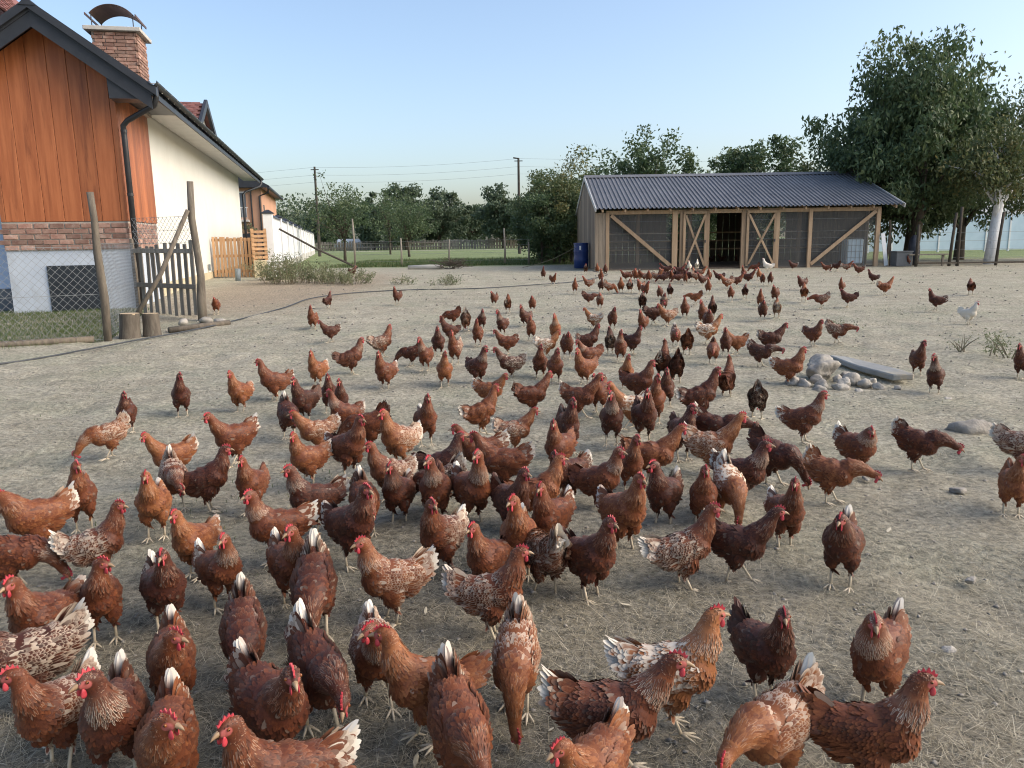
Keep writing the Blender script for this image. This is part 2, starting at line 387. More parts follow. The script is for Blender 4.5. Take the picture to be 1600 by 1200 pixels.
M['beak'] = pm('horn_beak', (0.22, 0.135, 0.07), (0.36, 0.25, 0.15), 20, 0.4, 0.1, vary=0.1)
M['leg'] = pm('scaly_leg', (0.42, 0.35, 0.24), (0.58, 0.50, 0.38), 25, 0.6, 0.5, 0.002, vary=0.15, fine=140)
def eye_mat():
    m, nt, b = new_mat('hen_eye'); g = NT(nt)
    tc = g.n('ShaderNodeTexCoord'); s = g.n('ShaderNodeSeparateXYZ'); g.l(tc.outputs['Object'], s.inputs[0])
    d = g.math('SQRT', g.math('ADD', g.math('MULTIPLY', s.outputs[0], s.outputs[0]), g.math('MULTIPLY', s.outputs[2], s.outputs[2])))
    g.l(g.mix(g.smooth(d, 0.0020, 0.0028), (0.004, 0.003, 0.003), (0.22, 0.07, 0.015)), b.inputs['Base Color'])
    b.inputs['Roughness'].default_value = 0.08
    return m
M['eye'] = eye_mat()
# ------------------------------------------------------------------ the ground
def gz(x, y):
    t = min(max((y - 9.0) / 18.0, 0.0), 1.0)
    return 0.33 * t * t * (3 - 2 * t)
def gz_np(y):
    t = np.clip((y - 9.0) / 18.0, 0, 1); return 0.33 * t * t * (3 - 2 * t)
_rs = np.random.RandomState(5)
_waves = [(_rs.uniform(0, 6.28), _rs.uniform(0, 6.28), k, a_) for k, a_ in
          [(1.1, .010), (1.9, .008), (3.1, .006), (5.3, .0045), (8.7, .0035), (14., .0030), (23., .0022), (37., .0016)] for _ in range(3)]
# scratched dust-bath hollows: x, y, radius, depth
HOLLOWS = [(5.58, 13.48, 0.37, 0.043), (-3.18, 7.55, 0.27, 0.021), (2.83, 5.11, 0.3, 0.037), (-3.04, 8.98, 0.23, 0.019), (-4.18, 6.96, 0.34, 0.041), (3.71, 6.03, 0.23, 0.016), (-1.37, 14.32, 0.2, 0.015), (-0.4, 14.41, 0.21, 0.02), (5.29, 8.32, 0.25, 0.031), (6.4, 12.67, 0.4, 0.036), (-2.95, 9.95, 0.4, 0.051), (2.08, 3.01, 0.41, 0.045), (2.96, 14.11, 0.16, 0.013), (0.81, 12.73, 0.39, 0.032), (4.35, 12.43, 0.16, 0.02), (2.57, 6.51, 0.19, 0.023), (-2.22, 12.28, 0.35, 0.046), (1.63, 11.39, 0.26, 0.021), (-1.96, 11.16, 0.33, 0.025), (-3.31, 5.11, 0.15, 0.018), (6.56, 11.0, 0.17, 0.019), (-1.64, 13.05, 0.25, 0.03), (-4.03, 9.09, 0.16, 0.02), (2.62, 11.44, 0.29, 0.037), (-3.91, 12.68, 0.25, 0.028), (-4.19, 10.41, 0.37, 0.048), (5.51, 10.24, 0.4, 0.037), (5.18, 12.28, 0.3, 0.023), (4.79, 9.04, 0.23, 0.025), (1.64, 13.02, 0.15, 0.016)]
def relief(x, y):
    h = np.zeros_like(x)
    for ang, ph, k, a_ in _waves:
        h = h + a_ * np.sin(k * (x * math.cos(ang) + y * math.sin(ang)) + ph + 1.3 * np.sin(0.6 * k * (x * math.sin(ang) - y * math.cos(ang)) + ph * 2))
    for hx, hy, hr, hd in HOLLOWS:
        q = ((x - hx) / hr) ** 2 + ((y - hy) / (hr * 1.25)) ** 2
        h = h + hd * (-np.exp(-q * 1.6) + .45 * np.exp(-(np.sqrt(q) - 1.15) ** 2 * 9))
    return h * 0.8 - 0.008
def axis(lo, d0, d1, hi, step, grow):
    a_ = list(np.arange(d0, d1, step)); s_ = step; x = d1
    while x < hi: a_.append(x); s_ *= grow; x += s_
    a_.append(hi); s_ = step; x = d0; b_ = []
    while x > lo: s_ *= grow; x -= s_; b_.append(max(x, lo))
    return np.array(sorted(set(b_ + a_)))
gx = axis(-420, -6.5, 6.5, 420, 0.055, 1.12); gy = axis(-25, 1.3, 12.0, 900, 0.055, 1.09)
X, Y = np.meshgrid(gx, gy)
fade = np.clip((30 - Y) / 15, 0, 1) * np.clip((20 - np.abs(X)) / 8, 0, 1)
Z = gz_np(Y) + relief(X, Y) * fade
nx, ny = len(gx), len(gy)
idx = (np.arange(ny - 1)[:, None] * nx + np.arange(nx - 1)[None, :]).ravel()
quads = np.stack([idx, idx + 1, idx + nx + 1, idx + nx], 1)
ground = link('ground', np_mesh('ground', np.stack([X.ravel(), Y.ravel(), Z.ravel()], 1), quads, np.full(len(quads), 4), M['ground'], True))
tag(ground, kind='structure')

def blades(name, P, D, L, W, mat, fr, bend=0.0, parent=None, up=None):
    """thin tapering blades: roots P, directions D (unit), lengths L, widths W -> one mesh of quads/tris"""
    n = len(P)
    up = np.array([0, 0, 1.0]) if up is None else up
    S = np.cross(D, up); ln = np.linalg.norm(S, axis=1, keepdims=True)
    S = np.where(ln > 1e-3, S / np.maximum(ln, 1e-6), np.array([1.0, 0, 0]))
    tip = P + D * L[:, None]
    w = W[:, None] / 2
    co = np.stack([P - S * w, P + S * w, tip + S * w * 0.5, tip - S * w * 0.5], 1).reshape(-1, 3)
    q = (np.arange(n) * 4)[:, None] + np.array([0, 1, 2, 3])
    return link(name, np_mesh(name, co, q, np.full(len(q), 4), mat, False, {'fr': np.repeat(fr, 4)}), parent)

# loose straw and dry grass trodden into the yard
rs = np.random.RandomState(11)
n = 430000
yy = 1.7 + 24 * rs.rand(n) ** 2.9
xx = (rs.rand(n) * 2 - 1) * (1.2 + yy * 0.72)
keep = (xx > -6.3 - 0.12 * (yy - 12))
clump = np.sin(xx * 1.7 + np.sin(yy * 1.3) * 2) * np.sin(yy * 1.9 + xx * .7) + rs.randn(n) * 0.55
keep &= clump > -0.55
xx, yy = xx[keep], yy[keep]; n = len(xx)
ang = rs.rand(n) * 6.283; tilt = np.abs(rs.randn(n)) * 0.16
far = np.clip(yy / 4.5, 1, 4.0)
D = np.stack([np.cos(ang) * np.cos(tilt), np.sin(ang) * np.cos(tilt), np.sin(tilt)], 1)
L = rs.uniform(0.016, 0.065, n) * (1 + (rs.rand(n) < 0.04) * 1.5); W = rs.uniform(0.0009, 0.0022, n) * far
P = np.stack([xx, yy, gz_np(yy) + relief(xx, yy) + 0.002], 1)
tag(blades('straw', P, D, L, W, M['straw'], rs.rand(n), 0.03), 'dry straw and grass stalks scattered over the trodden yard', 'straw', kind='stuff')

def grass_patch(name, label, x, y, h, mat, seed, lean=0.35, width=0.005, z=None):
    r = np.random.RandomState(seed); n_ = len(x)
    a_ = r.rand(n_) * 6.283; t_ = np.abs(r.randn(n_)) * lean
    D_ = np.stack([np.cos(a_) * np.sin(t_), np.sin(a_) * np.sin(t_), np.cos(t_)], 1)
    P_ = np.stack([x, y, gz_np(y) + relief(x, y) * 0.7 - 0.01 if z is None else z], 1)
    side = np.stack([np.sin(a_), -np.cos(a_), 0 * a_], 1)
    S = side * (width / 2) * r.uniform(.7, 1.4, n_)[:, None]
    L_ = h * r.uniform(0.5, 1.2, n_)
    mid = P_ + D_ * (L_ * .55)[:, None]; tip = P_ + D_ * L_[:, None] + np.stack([np.cos(a_), np.sin(a_), 0 * a_], 1) * (L_ * .2)[:, None]
    co = np.stack([P_ - S, P_ + S, mid + S * .8, mid - S * .8, tip], 1).reshape(-1, 3)
    b_ = (np.arange(n_) * 5)[:, None]
    lp = np.concatenate([b_ + np.array([0, 1, 2, 3]), b_ + np.array([3, 2, 4])], 1).ravel()
    o = link(name, np_mesh(name, co, lp, np.tile([4, 3], n_), mat, False, {'fr': np.repeat(r.rand(n_) ** 1.5, 5)}))
    return tag(o, label, 'grass', kind='stuff')

# lawn strip between the chain-link fence and the house plinth
r = np.random.RandomState(3); n = 60000
ta = r.rand(n); tb = r.rand(n)
fx = -7.4 + 1.0 * tb + r.randn(n) * .12; 
gxl = -12 + 5.55 * r.rand(n); gyl = 9.6 + 7.3 * r.rand(n)
ok = (gxl < -6.50 - 0.03 * (gyl - 12) - np.clip((gyl - 12.4), 0, 9) * 0.28) & (gyl > 12.3 + (gxl + 6.4) * 0.75 + r.randn(n) * .15)
grass_patch('lawn_grass', 'short tufty grass between the wire fence and the house plinth', gxl[ok], gyl[ok], 0.075, M['grass'], 4)
# meadow edge behind the yard and green cover by the field posts
r = np.random.RandomState(8); n = 16000
grass_patch('meadow_grass', 'green meadow grass beyond the thin field posts', -9 + 13 * r.rand(n), 37.2 + 14 * r.rand(n) ** 1.5, 0.16, M['grass'], 9, 0.3, 0.02)
# sparse green shoots in the yard
r = np.random.RandomState(21); n = 6000
cx = r.uniform(-5, 9, 60); cy = r.uniform(4, 22, 60); k = r.randint(0, 60, n)
grass_patch('yard_grass', 'sparse short grass shoots growing in the bare yard', cx[k] + r.randn(n) * .5, cy[k] + r.randn(n) * .4, 0.028, M['grass'], 22, 0.5, 0.004)

def stone_mesh(name, seed, sx, sy, sz, mat, sub=2, rough=0.22):
    r_ = random.Random(seed); bm = bmesh.new()
    bmesh.ops.create_icosphere(bm, subdivisions=sub, radius=1.0)
    ks = [(Vector((r_.gauss(0, 1), r_.gauss(0, 1), r_.gauss(0, 1))).normalized(), r_.uniform(0.48, 0.80)) for _ in range(10)]
    for v in bm.verts:
        d = v.co.normalized(); s_ = 1.0
        for kd, kr in ks:
            q = d.dot(kd)
            if q > 0.05: s_ = min(s_, kr / q)
        s_ *= 1 + rough * (noise.fractal(d * 1.7 + Vector((seed, 0, 0)), 0.8, 2.1, 5) * .9)
        v.co = Vector((d.x * sx * s_, d.y * sy * s_, d.z * sz * s_))
    for f in bm.faces: f.smooth = True
    me = bpy.data.meshes.new(name); bm.to_mesh(me); bm.free(); me.materials.append(mat)
    return me

# ------------------------------------------------------------------ timber-clad house on the left
HP = (-8.25, 17.0, 0.0)
HR = math.atan2(0.22, 0.9755)
house = empty('house', HP, HR, 'long cream house with orange timber gable, brick band and charcoal roof edge', 'house')
def roof_z(x, top=6.0): return top - abs(x + 1.25) * 0.72
# front cladding boards
edges = [-0.004, -0.12, -0.50, -0.865, -1.235, -1.61, -1.995, -2.36, -2.46]
for a0, a1 in zip(edges[:-1], edges[1:]):
    x1, x0 = a0 - 0.004, a1 + 0.004
    poly = [(x0, 2.04), (x1, 2.04), (x1, roof_z(x1))]
    if x0 < -1.25 < x1: poly.append((-1.25, roof_z(-1.25)))
    poly.append((x0, roof_z(x0)))
    MB().prism(poly, -0.002, 0.032).build('timber_board', M['timber'], house, bevel=0.004)
y = 0.0
while y < 2.85:
    MB().box(-0.032, 0.002, y + 0.036, min(y + 0.318, 2.9), 2.045, 4.66).build('timber_board', M['timber'], house, bevel=0.004)
    y += 0.286
MB().prism([(-2.455, 1.44), (-0.036, 1.44), (-0.036, 5.1), (-1.25, 5.97), (-2.455, 5.1)], 0.036, 2.88).build('wall_core', M['charcoal'], house)
# brick band, each brick a piece
bme = MB().box(-0.143, 0.143, -0.03, 0.03, -0.049, 0.049).mesh('brick', M['brick'], bevel=0.006)
rb_ = random.Random(4)
MB().box(-2.455, -0.012, 0.0, 0.03, 1.435, 2.03).build('mortar_bed', M['mortar'], house)
MB().box(-0.03, -0.012, 0.031, 2.86, 1.435, 2.03).build('mortar_bed', M['mortar'], house)
for c in range(5):
    z = 1.50 + c * 0.112
    off = 0.15 * (c % 2)
    for k in range(9):
        x = -2.46 + 0.15 + k * 0.302 - off
        if x > -0.14: x = -0.146; 
        if x < -2.6: continue
        link('brick', bme, house, (x, 0.012 - rb_.uniform(0, .012), z), (0, 0, 0), (rb_.uniform(.9, 1), 1, rb_.uniform(.93, 1.02)))
        if x == -0.146: break
    for k in range(10):
        yv = 0.20 + k * 0.302 - off * 0.6
        if yv > 2.75: break
        link('brick', bme, house, (-0.024 + rb_.uniform(0, .01), yv, z), (0, 0, math.pi / 2), (rb_.uniform(.9, 1), .8, rb_.uniform(.93, 1.02)))
MB().box(-2.44, -0.015, 0.022, 2.9, -0.3, 1.432).build('plinth', M['plinth'], house)
h_ = MB().box(-1.70, -0.72, -0.012, 0.03, 0.13, 1.115).build('cellar_hatch', M['hatch'], house, bevel=0.006)
MB().box(-1.66, -0.76, -0.022, -0.012, 0.60, 0.625).build('hatch_rail', M['hatch'], h_)
# long rendered side wall on its foundation
MB().box(-5.4, -0.03, 2.905, 22.0, 0.555, 4.78).build('wall', M['cream'], house)
MB().box(-5.4, 0.0, 2.91, 22.02, -0.3, 0.553).build('foundation', M['foundation'], house)
MB().box(0.0, 0.06, 10.4, 10.55, 0.62, 0.84).build('vent_box', M['greypipe'], house, bevel=0.01)
# roof: charcoal metal sheets with raised seams, verge boards on the gable
rt_ = house
for sgn in (1, -1):
    pl = [(-1.25, 6.16), (-1.25 + sgn * 2.12, 6.16 - 2.12 * 0.72), (-1.25 + sgn * 2.12, 6.05 - 2.12 * 0.72), (-1.25, 6.05)]
    rf = MB().prism(pl, -0.62, 24.2).build('roof_slope', M['charcoal'], house)
    sm = MB()
    for k in range(41):
        yv = -0.45 + k * 0.6
        sm.bar((-1.25 + sgn * .05, yv, 6.16), (-1.25 + sgn * 2.10, yv, 6.18 - 2.10 * .72), 0.03, 0.05)
    sm.build('seam', M['charcoal'], rf)
    MB().prism([(-1.25, 6.05), (-1.25 + sgn * 2.08, 6.05 - 2.08 * .72), (-1.25 + sgn * 2.08, 5.77 - 2.08 * .72), (-1.25, 5.77)], -0.60, -0.555).build('verge_board', M['charcoal'], house)
    MB().prism([(-1.25, 6.27), (-1.25 + sgn * 2.2, 6.27 - 2.2 * .72), (-1.25 + sgn * 2.2, 6.10 - 2.2 * .72), (-1.25, 6.10)], -0.70, -0.575).build('verge_cap', M['charcoal'], house)
MB().prism([(-1.40, 6.14), (-1.25, 6.30), (-1.10, 6.14)], -0.72, 24.2).build('ridge_cap', M['charcoal'], house)
MB().prism([(-1.25, 5.99), (0.82, 4.50), (0.82, 4.47), (0.02, 4.47), (0.0, 4.95), (-1.25, 5.86)], -0.55, -0.01).build('gable_soffit', M['charcoal'], house)
MB().box(0.0, 0.78, 2.905, 24.1, 4.70, 4.735).build('soffit', M['soffit'], house)
MB().box(0.0, 0.76, 0.0, 2.90, 4.67, 4.70).build('soffit', M['charcoal'], house)
MB().box(0.78, 0.81, -0.5, 24.15, 4.66, 4.80).build('fascia', M['charcoal'], house)
g_ = MB()
n_ = 7
prof = [(0.90 + 0.085 * math.cos(math.pi + k * math.pi / n_), 4.80 + 0.085 * math.sin(math.pi + k * math.pi / n_)) for k in range(n_ + 1)]
prof += [(x * 0.92 + 0.90 * 0.08, z + 0.008) for x, z in prof[::-1]]
gut = g_.prism(prof, -0.72, 24.3).build('gutter', M['charcoal'], house)
br = MB()
for k in range(38):
    br.bar((0.80, -0.5 + k * .66, 4.79), (0.985, -0.5 + k * .66, 4.79), 0.03, 0.012)
    br.bar((0.985, -0.5 + k * .66, 4.79), (0.90, -0.5 + k * .66, 4.705), 0.03, 0.010)
br.build('gutter_bracket', M['soffit'], gut)
dp = MB().tube([(0.90, -0.50, 4.74), (0.90, -0.50, 4.50), (0.84, -0.47, 4.36), (0.22, -0.12, 4.10), (0.12, -0.075, 4.0), (0.12, -0.075, 3.8), (0.12, -0.075, 0.1)], 0.058, 12).build('downpipe', M['blackpipe'], house, smooth=True)
MB().tube([(0.12, -0.075, 2.56), (0.12, -0.075, 2.62)], 0.066, 12).build('pipe_collar', M['blackpipe'], dp)
MB().tube([(0.12, -0.075, 3.86), (0.12, -0.075, 3.92)], 0.066, 12).build('pipe_collar', M['blackpipe'], dp)
MB().tube([(0.90, 23.6, 4.74), (0.90, 23.6, 4.5), (0.80, 23.4, 4.36), (0.22, 22.5, 4.05), (0.10, 22.3, 3.9), (0.10, 22.3, 0.3)], 0.06, 10).build('downpipe', M['blackpipe'], house, smooth=True)
# chimney of bricks with slab cap and bent cowl
chim = MB().box(-0.83, 0.10, 2.03, 2.94, 4.6, 6.36).build('chimney', M['mortar'], house)
cme = MB().box(-0.113, 0.113, -0.03, 0.03, -0.0345, 0.0345).mesh('brick', M['brick'], bevel=0.005)
for c in range(16):
    z = 5.12 + c * 0.0795
    off = 0.058 * (c % 2)
    for k in range(4):
        link('brick', cme, chim, (-0.725 + k * 0.236 + (off if k < 3 else 0), 2.025 - rb_.uniform(0, .008), z), None, (rb_.uniform(.93, 1), 1, 1))
    for k in range(4):
        link('brick', cme, chim, (0.105 + rb_.uniform(0, .008), 2.14 + k * 0.236 - off, z), (0, 0, math.pi / 2), (rb_.uniform(.93, 1), 1, 1))
MB().box(-0.97, 0.24, 1.88, 3.08, 6.362, 6.45).build('chimney_cap', M['concrete'], chim, bevel=0.008)
cw = MB(); ns = 16; rr = 0.62
arc = [(-0.36 + rr * math.sin(-0.86 + k * 1.72 / ns), 6.32 + rr * math.cos(-0.86 + k * 1.72 / ns)) for k in range(ns + 1)]
arc2 = [(-0.36 + (x + 0.36) * 0.985, 6.32 + (z - 6.32) * 0.985) for x, z in arc]
cw.prism(arc + arc2[::-1], 1.95, 2.95)
cowl = cw.build('cowl', M['cowl'], chim)
for sx, sy in ((-0.80, 2.02), (0.08, 2.02), (-0.80, 2.88), (0.08, 2.88)):
    MB().tube([(sx, sy, 6.45), (sx, sy, 6.73)], 0.012, 6).build('cowl_leg', M['charcoal'], chim)
for sx, q in ((-0.90, -0.62), (0.16, 0.3)):
    MB().bar((sx, 1.90, 6.70), (sx, 3.0, 6.70), 0.02, 0.05).build('cowl_rail', M['cowl'], chim)
# dormer of red tiles on the roof
dm = MB().prism([(-2.2, 4.9), (0.02, 4.9), (0.02, 5.2), (-2.2, 5.2)], 9.2, 13.6).build('dormer', M['cream'], house)
MB().add([(0.02, 9.2, 5.2), (0.02, 13.6, 5.2), (0.02, 11.4, 6.32), (-2.2, 9.2, 5.2), (-2.2, 13.6, 5.2), (-2.2, 11.4, 6.32)],
         [(0, 1, 2), (3, 5, 4), (0, 2, 5, 3), (1, 4, 5, 2), (0, 3, 4, 1)]).build('gable_wall', M['cream'], dm)
tme = MB().add([(-.14, -.02, 0), (.14, -.02, 0), (.14, .21, .012), (-.14, .21, .012), (-.14, -.02, .035), (0, -.02, .05), (.14, -.02, .035), (-.14, .21, .03), (.14, .21, .03)],
               [(0, 1, 6, 5, 4), (4, 5, 6, 8, 7), (0, 3, 2, 1), (0, 4, 7, 3), (1, 2, 8, 6), (3, 7, 8, 2)]).mesh('roof_tile', M['redtile'])
pitch = math.atan2(1.26, 2.38)
sl = MB().add([(0.2, 9.0, 5.08), (0.2, 11.4, 6.36), (-2.3, 11.4, 6.36), (-2.3, 9.0, 5.08)], [(0, 1, 2, 3)]).build('tile_bed', M['redtile'], dm)
MB().add([(0.2, 13.8, 5.08), (0.2, 11.4, 6.36), (-2.3, 11.4, 6.36), (-2.3, 13.8, 5.08)], [(0, 1, 2, 3)]).build('tile_bed', M['redtile'], dm)
for row in range(14):
    for k in range(8):
        t_ = row / 14
        link('roof_tile', tme, dm, (0.06 - k * 0.29 - .145 * (row % 2), 9.0 + 2.38 * t_, 5.10 + 1.26 * t_), (pitch, 0, 0))
for s_, (ya, yb) in ((1, (9.0, 11.4)), (-1, (13.8, 11.4))):
    MB().bar((0.24, ya, 5.04), (0.24, yb, 6.38), 0.10, 0.22, (0, 0, 1)).build('dormer_verge', M['charcoal'], dm)
# set-back wing of the same house with a red tiled roof
wing = empty('house_wing', (HP[0], HP[1], 0), HR, 'pale blue wing with red tiled roof behind the timber gable', 'house')
MB().box(-9.0, -2.48, 0.8, 12, -0.3, 6.38).build('wall', M['paleblue'], wing)
MB().box(-3.4, -2.72, 0.76, 0.82, 0.06, 0.62).build('cellar_window', M['glass'], wing, bevel=0.01)
sl_a = math.atan2(2.6, 3.2)
rw = MB().add([(-9.0, 0.2, 6.40), (-2.2, 0.2, 6.40), (-2.2, 12.6, 6.40), (-9.0, 12.6, 6.40), (-5.6, 3.6, 9.8), (-5.6, 9.2, 9.8)],
              [(0, 1, 4), (1, 2, 5, 4), (2, 3, 5), (3, 0, 4, 5), (0, 3, 2, 1)]).build('roof', M['redtile'], wing)
for row in range(16):
    t_ = row / 16
    for k in range(int(24 * (1 - t_)) + 1):
        xk = -2.3 - 3.3 * t_ - k * 0.29
        if xk < -8.9 + 3.3 * t_: break
        link('roof_tile', tme, rw, (xk, 0.2 + 3.4 * t_, 6.42 + 3.4 * t_), (math.atan2(3.4, 3.4), 0, 0))
    for k in range(14):
        link('roof_tile', tme, rw, (-2.18 - 3.4 * t_, 0.5 + 3.4 * t_ + k * 0.29, 6.42 + 3.4 * t_), (math.atan2(3.4, 3.4), 0, math.pi / 2))

# ------------------------------------------------------------------ neighbour's house, white boundary wall, pallet gate
nb = empty('neighbour_house', (HP[0], HP[1], 0.0), HR, 'peach two-storey house with balcony beyond the cream wall', 'house')
MB().box(-8, 0.0, 34, 47, 0, 5.1).build('wall', M['peach'], nb)
MB().prism([(-8.6, 5.0), (0.55, 5.0), (0.55, 5.12), (-4, 7.6), (-8.6, 5.12)], 33.4, 47.6).build('roof', M['charcoal'], nb)
MB().tube([(0.5, 33.4, 5.0), (0.5, 47.6, 5.0)], 0.09, 8).build('gutter', M['charcoal'], nb)
MB().tube([(0.5, 33.6, 4.95), (0.45, 33.7, 4.7), (-0.1, 33.9, 4.5), (-0.1, 33.9, 0.3)], 0.06, 8).build('downpipe', M['blackpipe'], nb)
MB().tube([(-0.62, 33.9, 4.9), (-0.62, 33.9, 0.3)], 0.05, 8).build('downpipe', M['blackpipe'], nb)
w_ = MB().box(-1.6, -0.95, 33.96, 34.02, 3.2, 4.7).build('window', M['glass'], nb)
MB().box(-1.66, -0.89, 33.94, 33.98, 4.7, 4.78).build('window_frame', M['white'], w_)
bl = MB().box(-2.6, -0.8, 33.1, 34, 2.9, 3.02).build('balcony', M['concrete'], nb)
rl = MB()
for k in range(13): rl.bar((-2.55 + k * .14, 33.15, 3.0), (-2.55 + k * .14, 33.15, 3.75), .02, .02)
rl.bar((-2.6, 33.15, 3.76), (-0.8, 33.15, 3.76), .05, .05)
rl.build('railing', M['soffit'], bl)
MB().box(0.0, 0.03, 35.0, 35.6, 3.3, 4.0).build('window', M['glass'], nb)
pw = empty('potted_plant', (HP[0], HP[1], 0), HR, 'bright green bush in a dark planter before the peach house', 'plant')
MB().box(-1.5, -0.2, 31.2, 31.7, 0.3, 2.15).build('planter', M['charcoal'], pw)
r = np.random.RandomState(77)
def leaf_cloud(name, mat, C_, R_, n_, size, seed, parent=None, droop=0.0, shell=0.35, clumps=0, narrow=0.5):
    """many small leaves: centres C_ (k,3) with spreads R_ (k,)"""
    r_ = np.random.RandomState(seed); k = r_.randint(0, len(C_), n_)
    p = C_[k] + np.clip(r_.randn(n_, 3), -1.7, 1.7) * R_[k][:, None] * np.array([1, 1, .8])
    d = r_.randn(n_, 3); d[:, 2] -= droop * 1.6; d /= np.linalg.norm(d, axis=1, keepdims=True)
    q = r_.randn(n_, 3); s_ = np.cross(d, q); s_ /= np.maximum(np.linalg.norm(s_, axis=1, keepdims=True), 1e-6)
    L_ = (size * r_.uniform(.6, 1.3, n_))[:, None]; w_ = L_ * narrow
    nrm = np.cross(d, s_)
    co = np.stack([p - d * L_ * .5, p + s_ * w_ * .5 + nrm * L_ * .06, p + d * L_ * .5, p - s_ * w_ * .5 + nrm * L_ * .06], 1).reshape(-1, 3)
    base = r_.rand(len(C_))[k] * .5
    lp = (np.arange(n_) * 4)[:, None] + np.array([0, 1, 2, 3])
    return link(name, np_mesh(name, co, lp, np.full(n_, 4), mat, False, {'fr': np.repeat(np.clip(base + r_.rand(n_) * .5, 0, 1), 4)}), parent)
leaf_cloud('foliage', M['weed'], np.array([[-1.2, 31.45, 2.4], [-.8, 31.45, 2.5], [-.5, 31.45, 2.35]]), np.full(3, .18), 500, .12, 5, pw)

bw = empty('boundary_wall', (HP[0], HP[1], 0), HR, 'long white panelled boundary wall with dark peaked caps running beside the house', 'wall')
YB = [11.3, 16.4, 21.3, 26.5, 31.8, 37, 42, 47, 52, 57, 62, 67, 72]
pil = MB().box(-.17, .17, -.17, .17, -0.3, 2.42).mesh('pillar', M['white'], bevel=0.012)
cap = MB().add([(-.22, -.22, 2.42), (.22, -.22, 2.42), (.22, .22, 2.42), (-.22, .22, 2.42), (-.22, -.22, 2.45), (.22, -.22, 2.45), (.22, .22, 2.45), (-.22, .22, 2.45), (-.04, 0, 2.56), (.04, 0, 2.56)],
               [(0, 3, 2, 1), (0, 1, 5, 4), (1, 2, 6, 5), (2, 3, 7, 6), (3, 0, 4, 7), (4, 5, 9, 8), (5, 6, 9), (6, 7, 8, 9), (7, 4, 8)]).mesh('cap', M['charcoal'])
for k, yv in enumerate(YB):
    p_ = link('pillar', pil, bw, (2.04, yv, 0.16))
    link('cap', cap, p_)
    if k < len(YB) - 1:
        y2 = YB[k + 1]
        for j in range(3):
            a_, b_ = yv + .26 + j * (y2 - yv - .5) / 3, yv + .24 + (j + 1) * (y2 - yv - .5) / 3
            pn = MB().box(1.93, 2.15, a_ + .02, b_ - .02, 0.75, 2.48).build('panel', M['white'], bw)
            MB().prism([(1.86, 2.48), (2.22, 2.48), (2.04, 2.62)], a_ + .01, b_ - .01).build('panel_cap', M['charcoal'], pn)
        MB().box(1.88, 2.20, yv + .24, y2 - .24, -0.1, .75).build('base', M['concrete'], bw)

pg = empty('pallet_gate', (HP[0], HP[1], 0), HR, 'pale orange gate made of upright pallet slats against the cream wall', 'gate')
sl_m = MB().box(-.045, .045, -.012, .012, 0, 1.42).mesh('slat', M['pallet'], bevel=0.003)
for k in range(13):
    link('slat', sl_m, pg, (0.10 + k * 0.122, 11.3 + rb_.uniform(-.01, .01), 0.33 + rb_.uniform(-.02, .03)), (0, rb_.uniform(-.012, .012), 0))
for z in (0.5, 1.05, 1.62): MB().box(.04, 1.64, 11.315, 11.40, z, z + .10).build('rail', M['pallet'], pg)
blk = MB().box(-.22, .22, -.2, .2, 0, .62).build('concrete_block', M['foundation'], None, bevel=.02, loc=(-8.98, 28.0, 0.31), rot=(0, 0, HR))
tag(blk, 'square pale concrete block holding up a standing pallet', 'block')
ps = empty('standing_pallet', (-8.98, 28.0, 0.93), HR + .25, 'narrow pallet standing on end on a concrete block', 'pallet')
for k in range(7): MB().box(-.26, .26, -.06, -.04, .06 + k * .15, .15 + k * .15).build('slat', M['pallet'], ps)
for x_ in (-.22, .22): MB().box(x_ - .05, x_ + .05, -.039, .06, 0, 1.12).build('stringer', M['pallet'], ps)
stub = MB().tube([(0, 0, -.1), (.02, 0, .42)], .09, 12).build('pipe_stub', M['greypipe'], None, True, loc=(-9.0, 25.6, 0.3))
tag(stub, 'short grey plastic pipe sticking up from the soil', 'pipe')

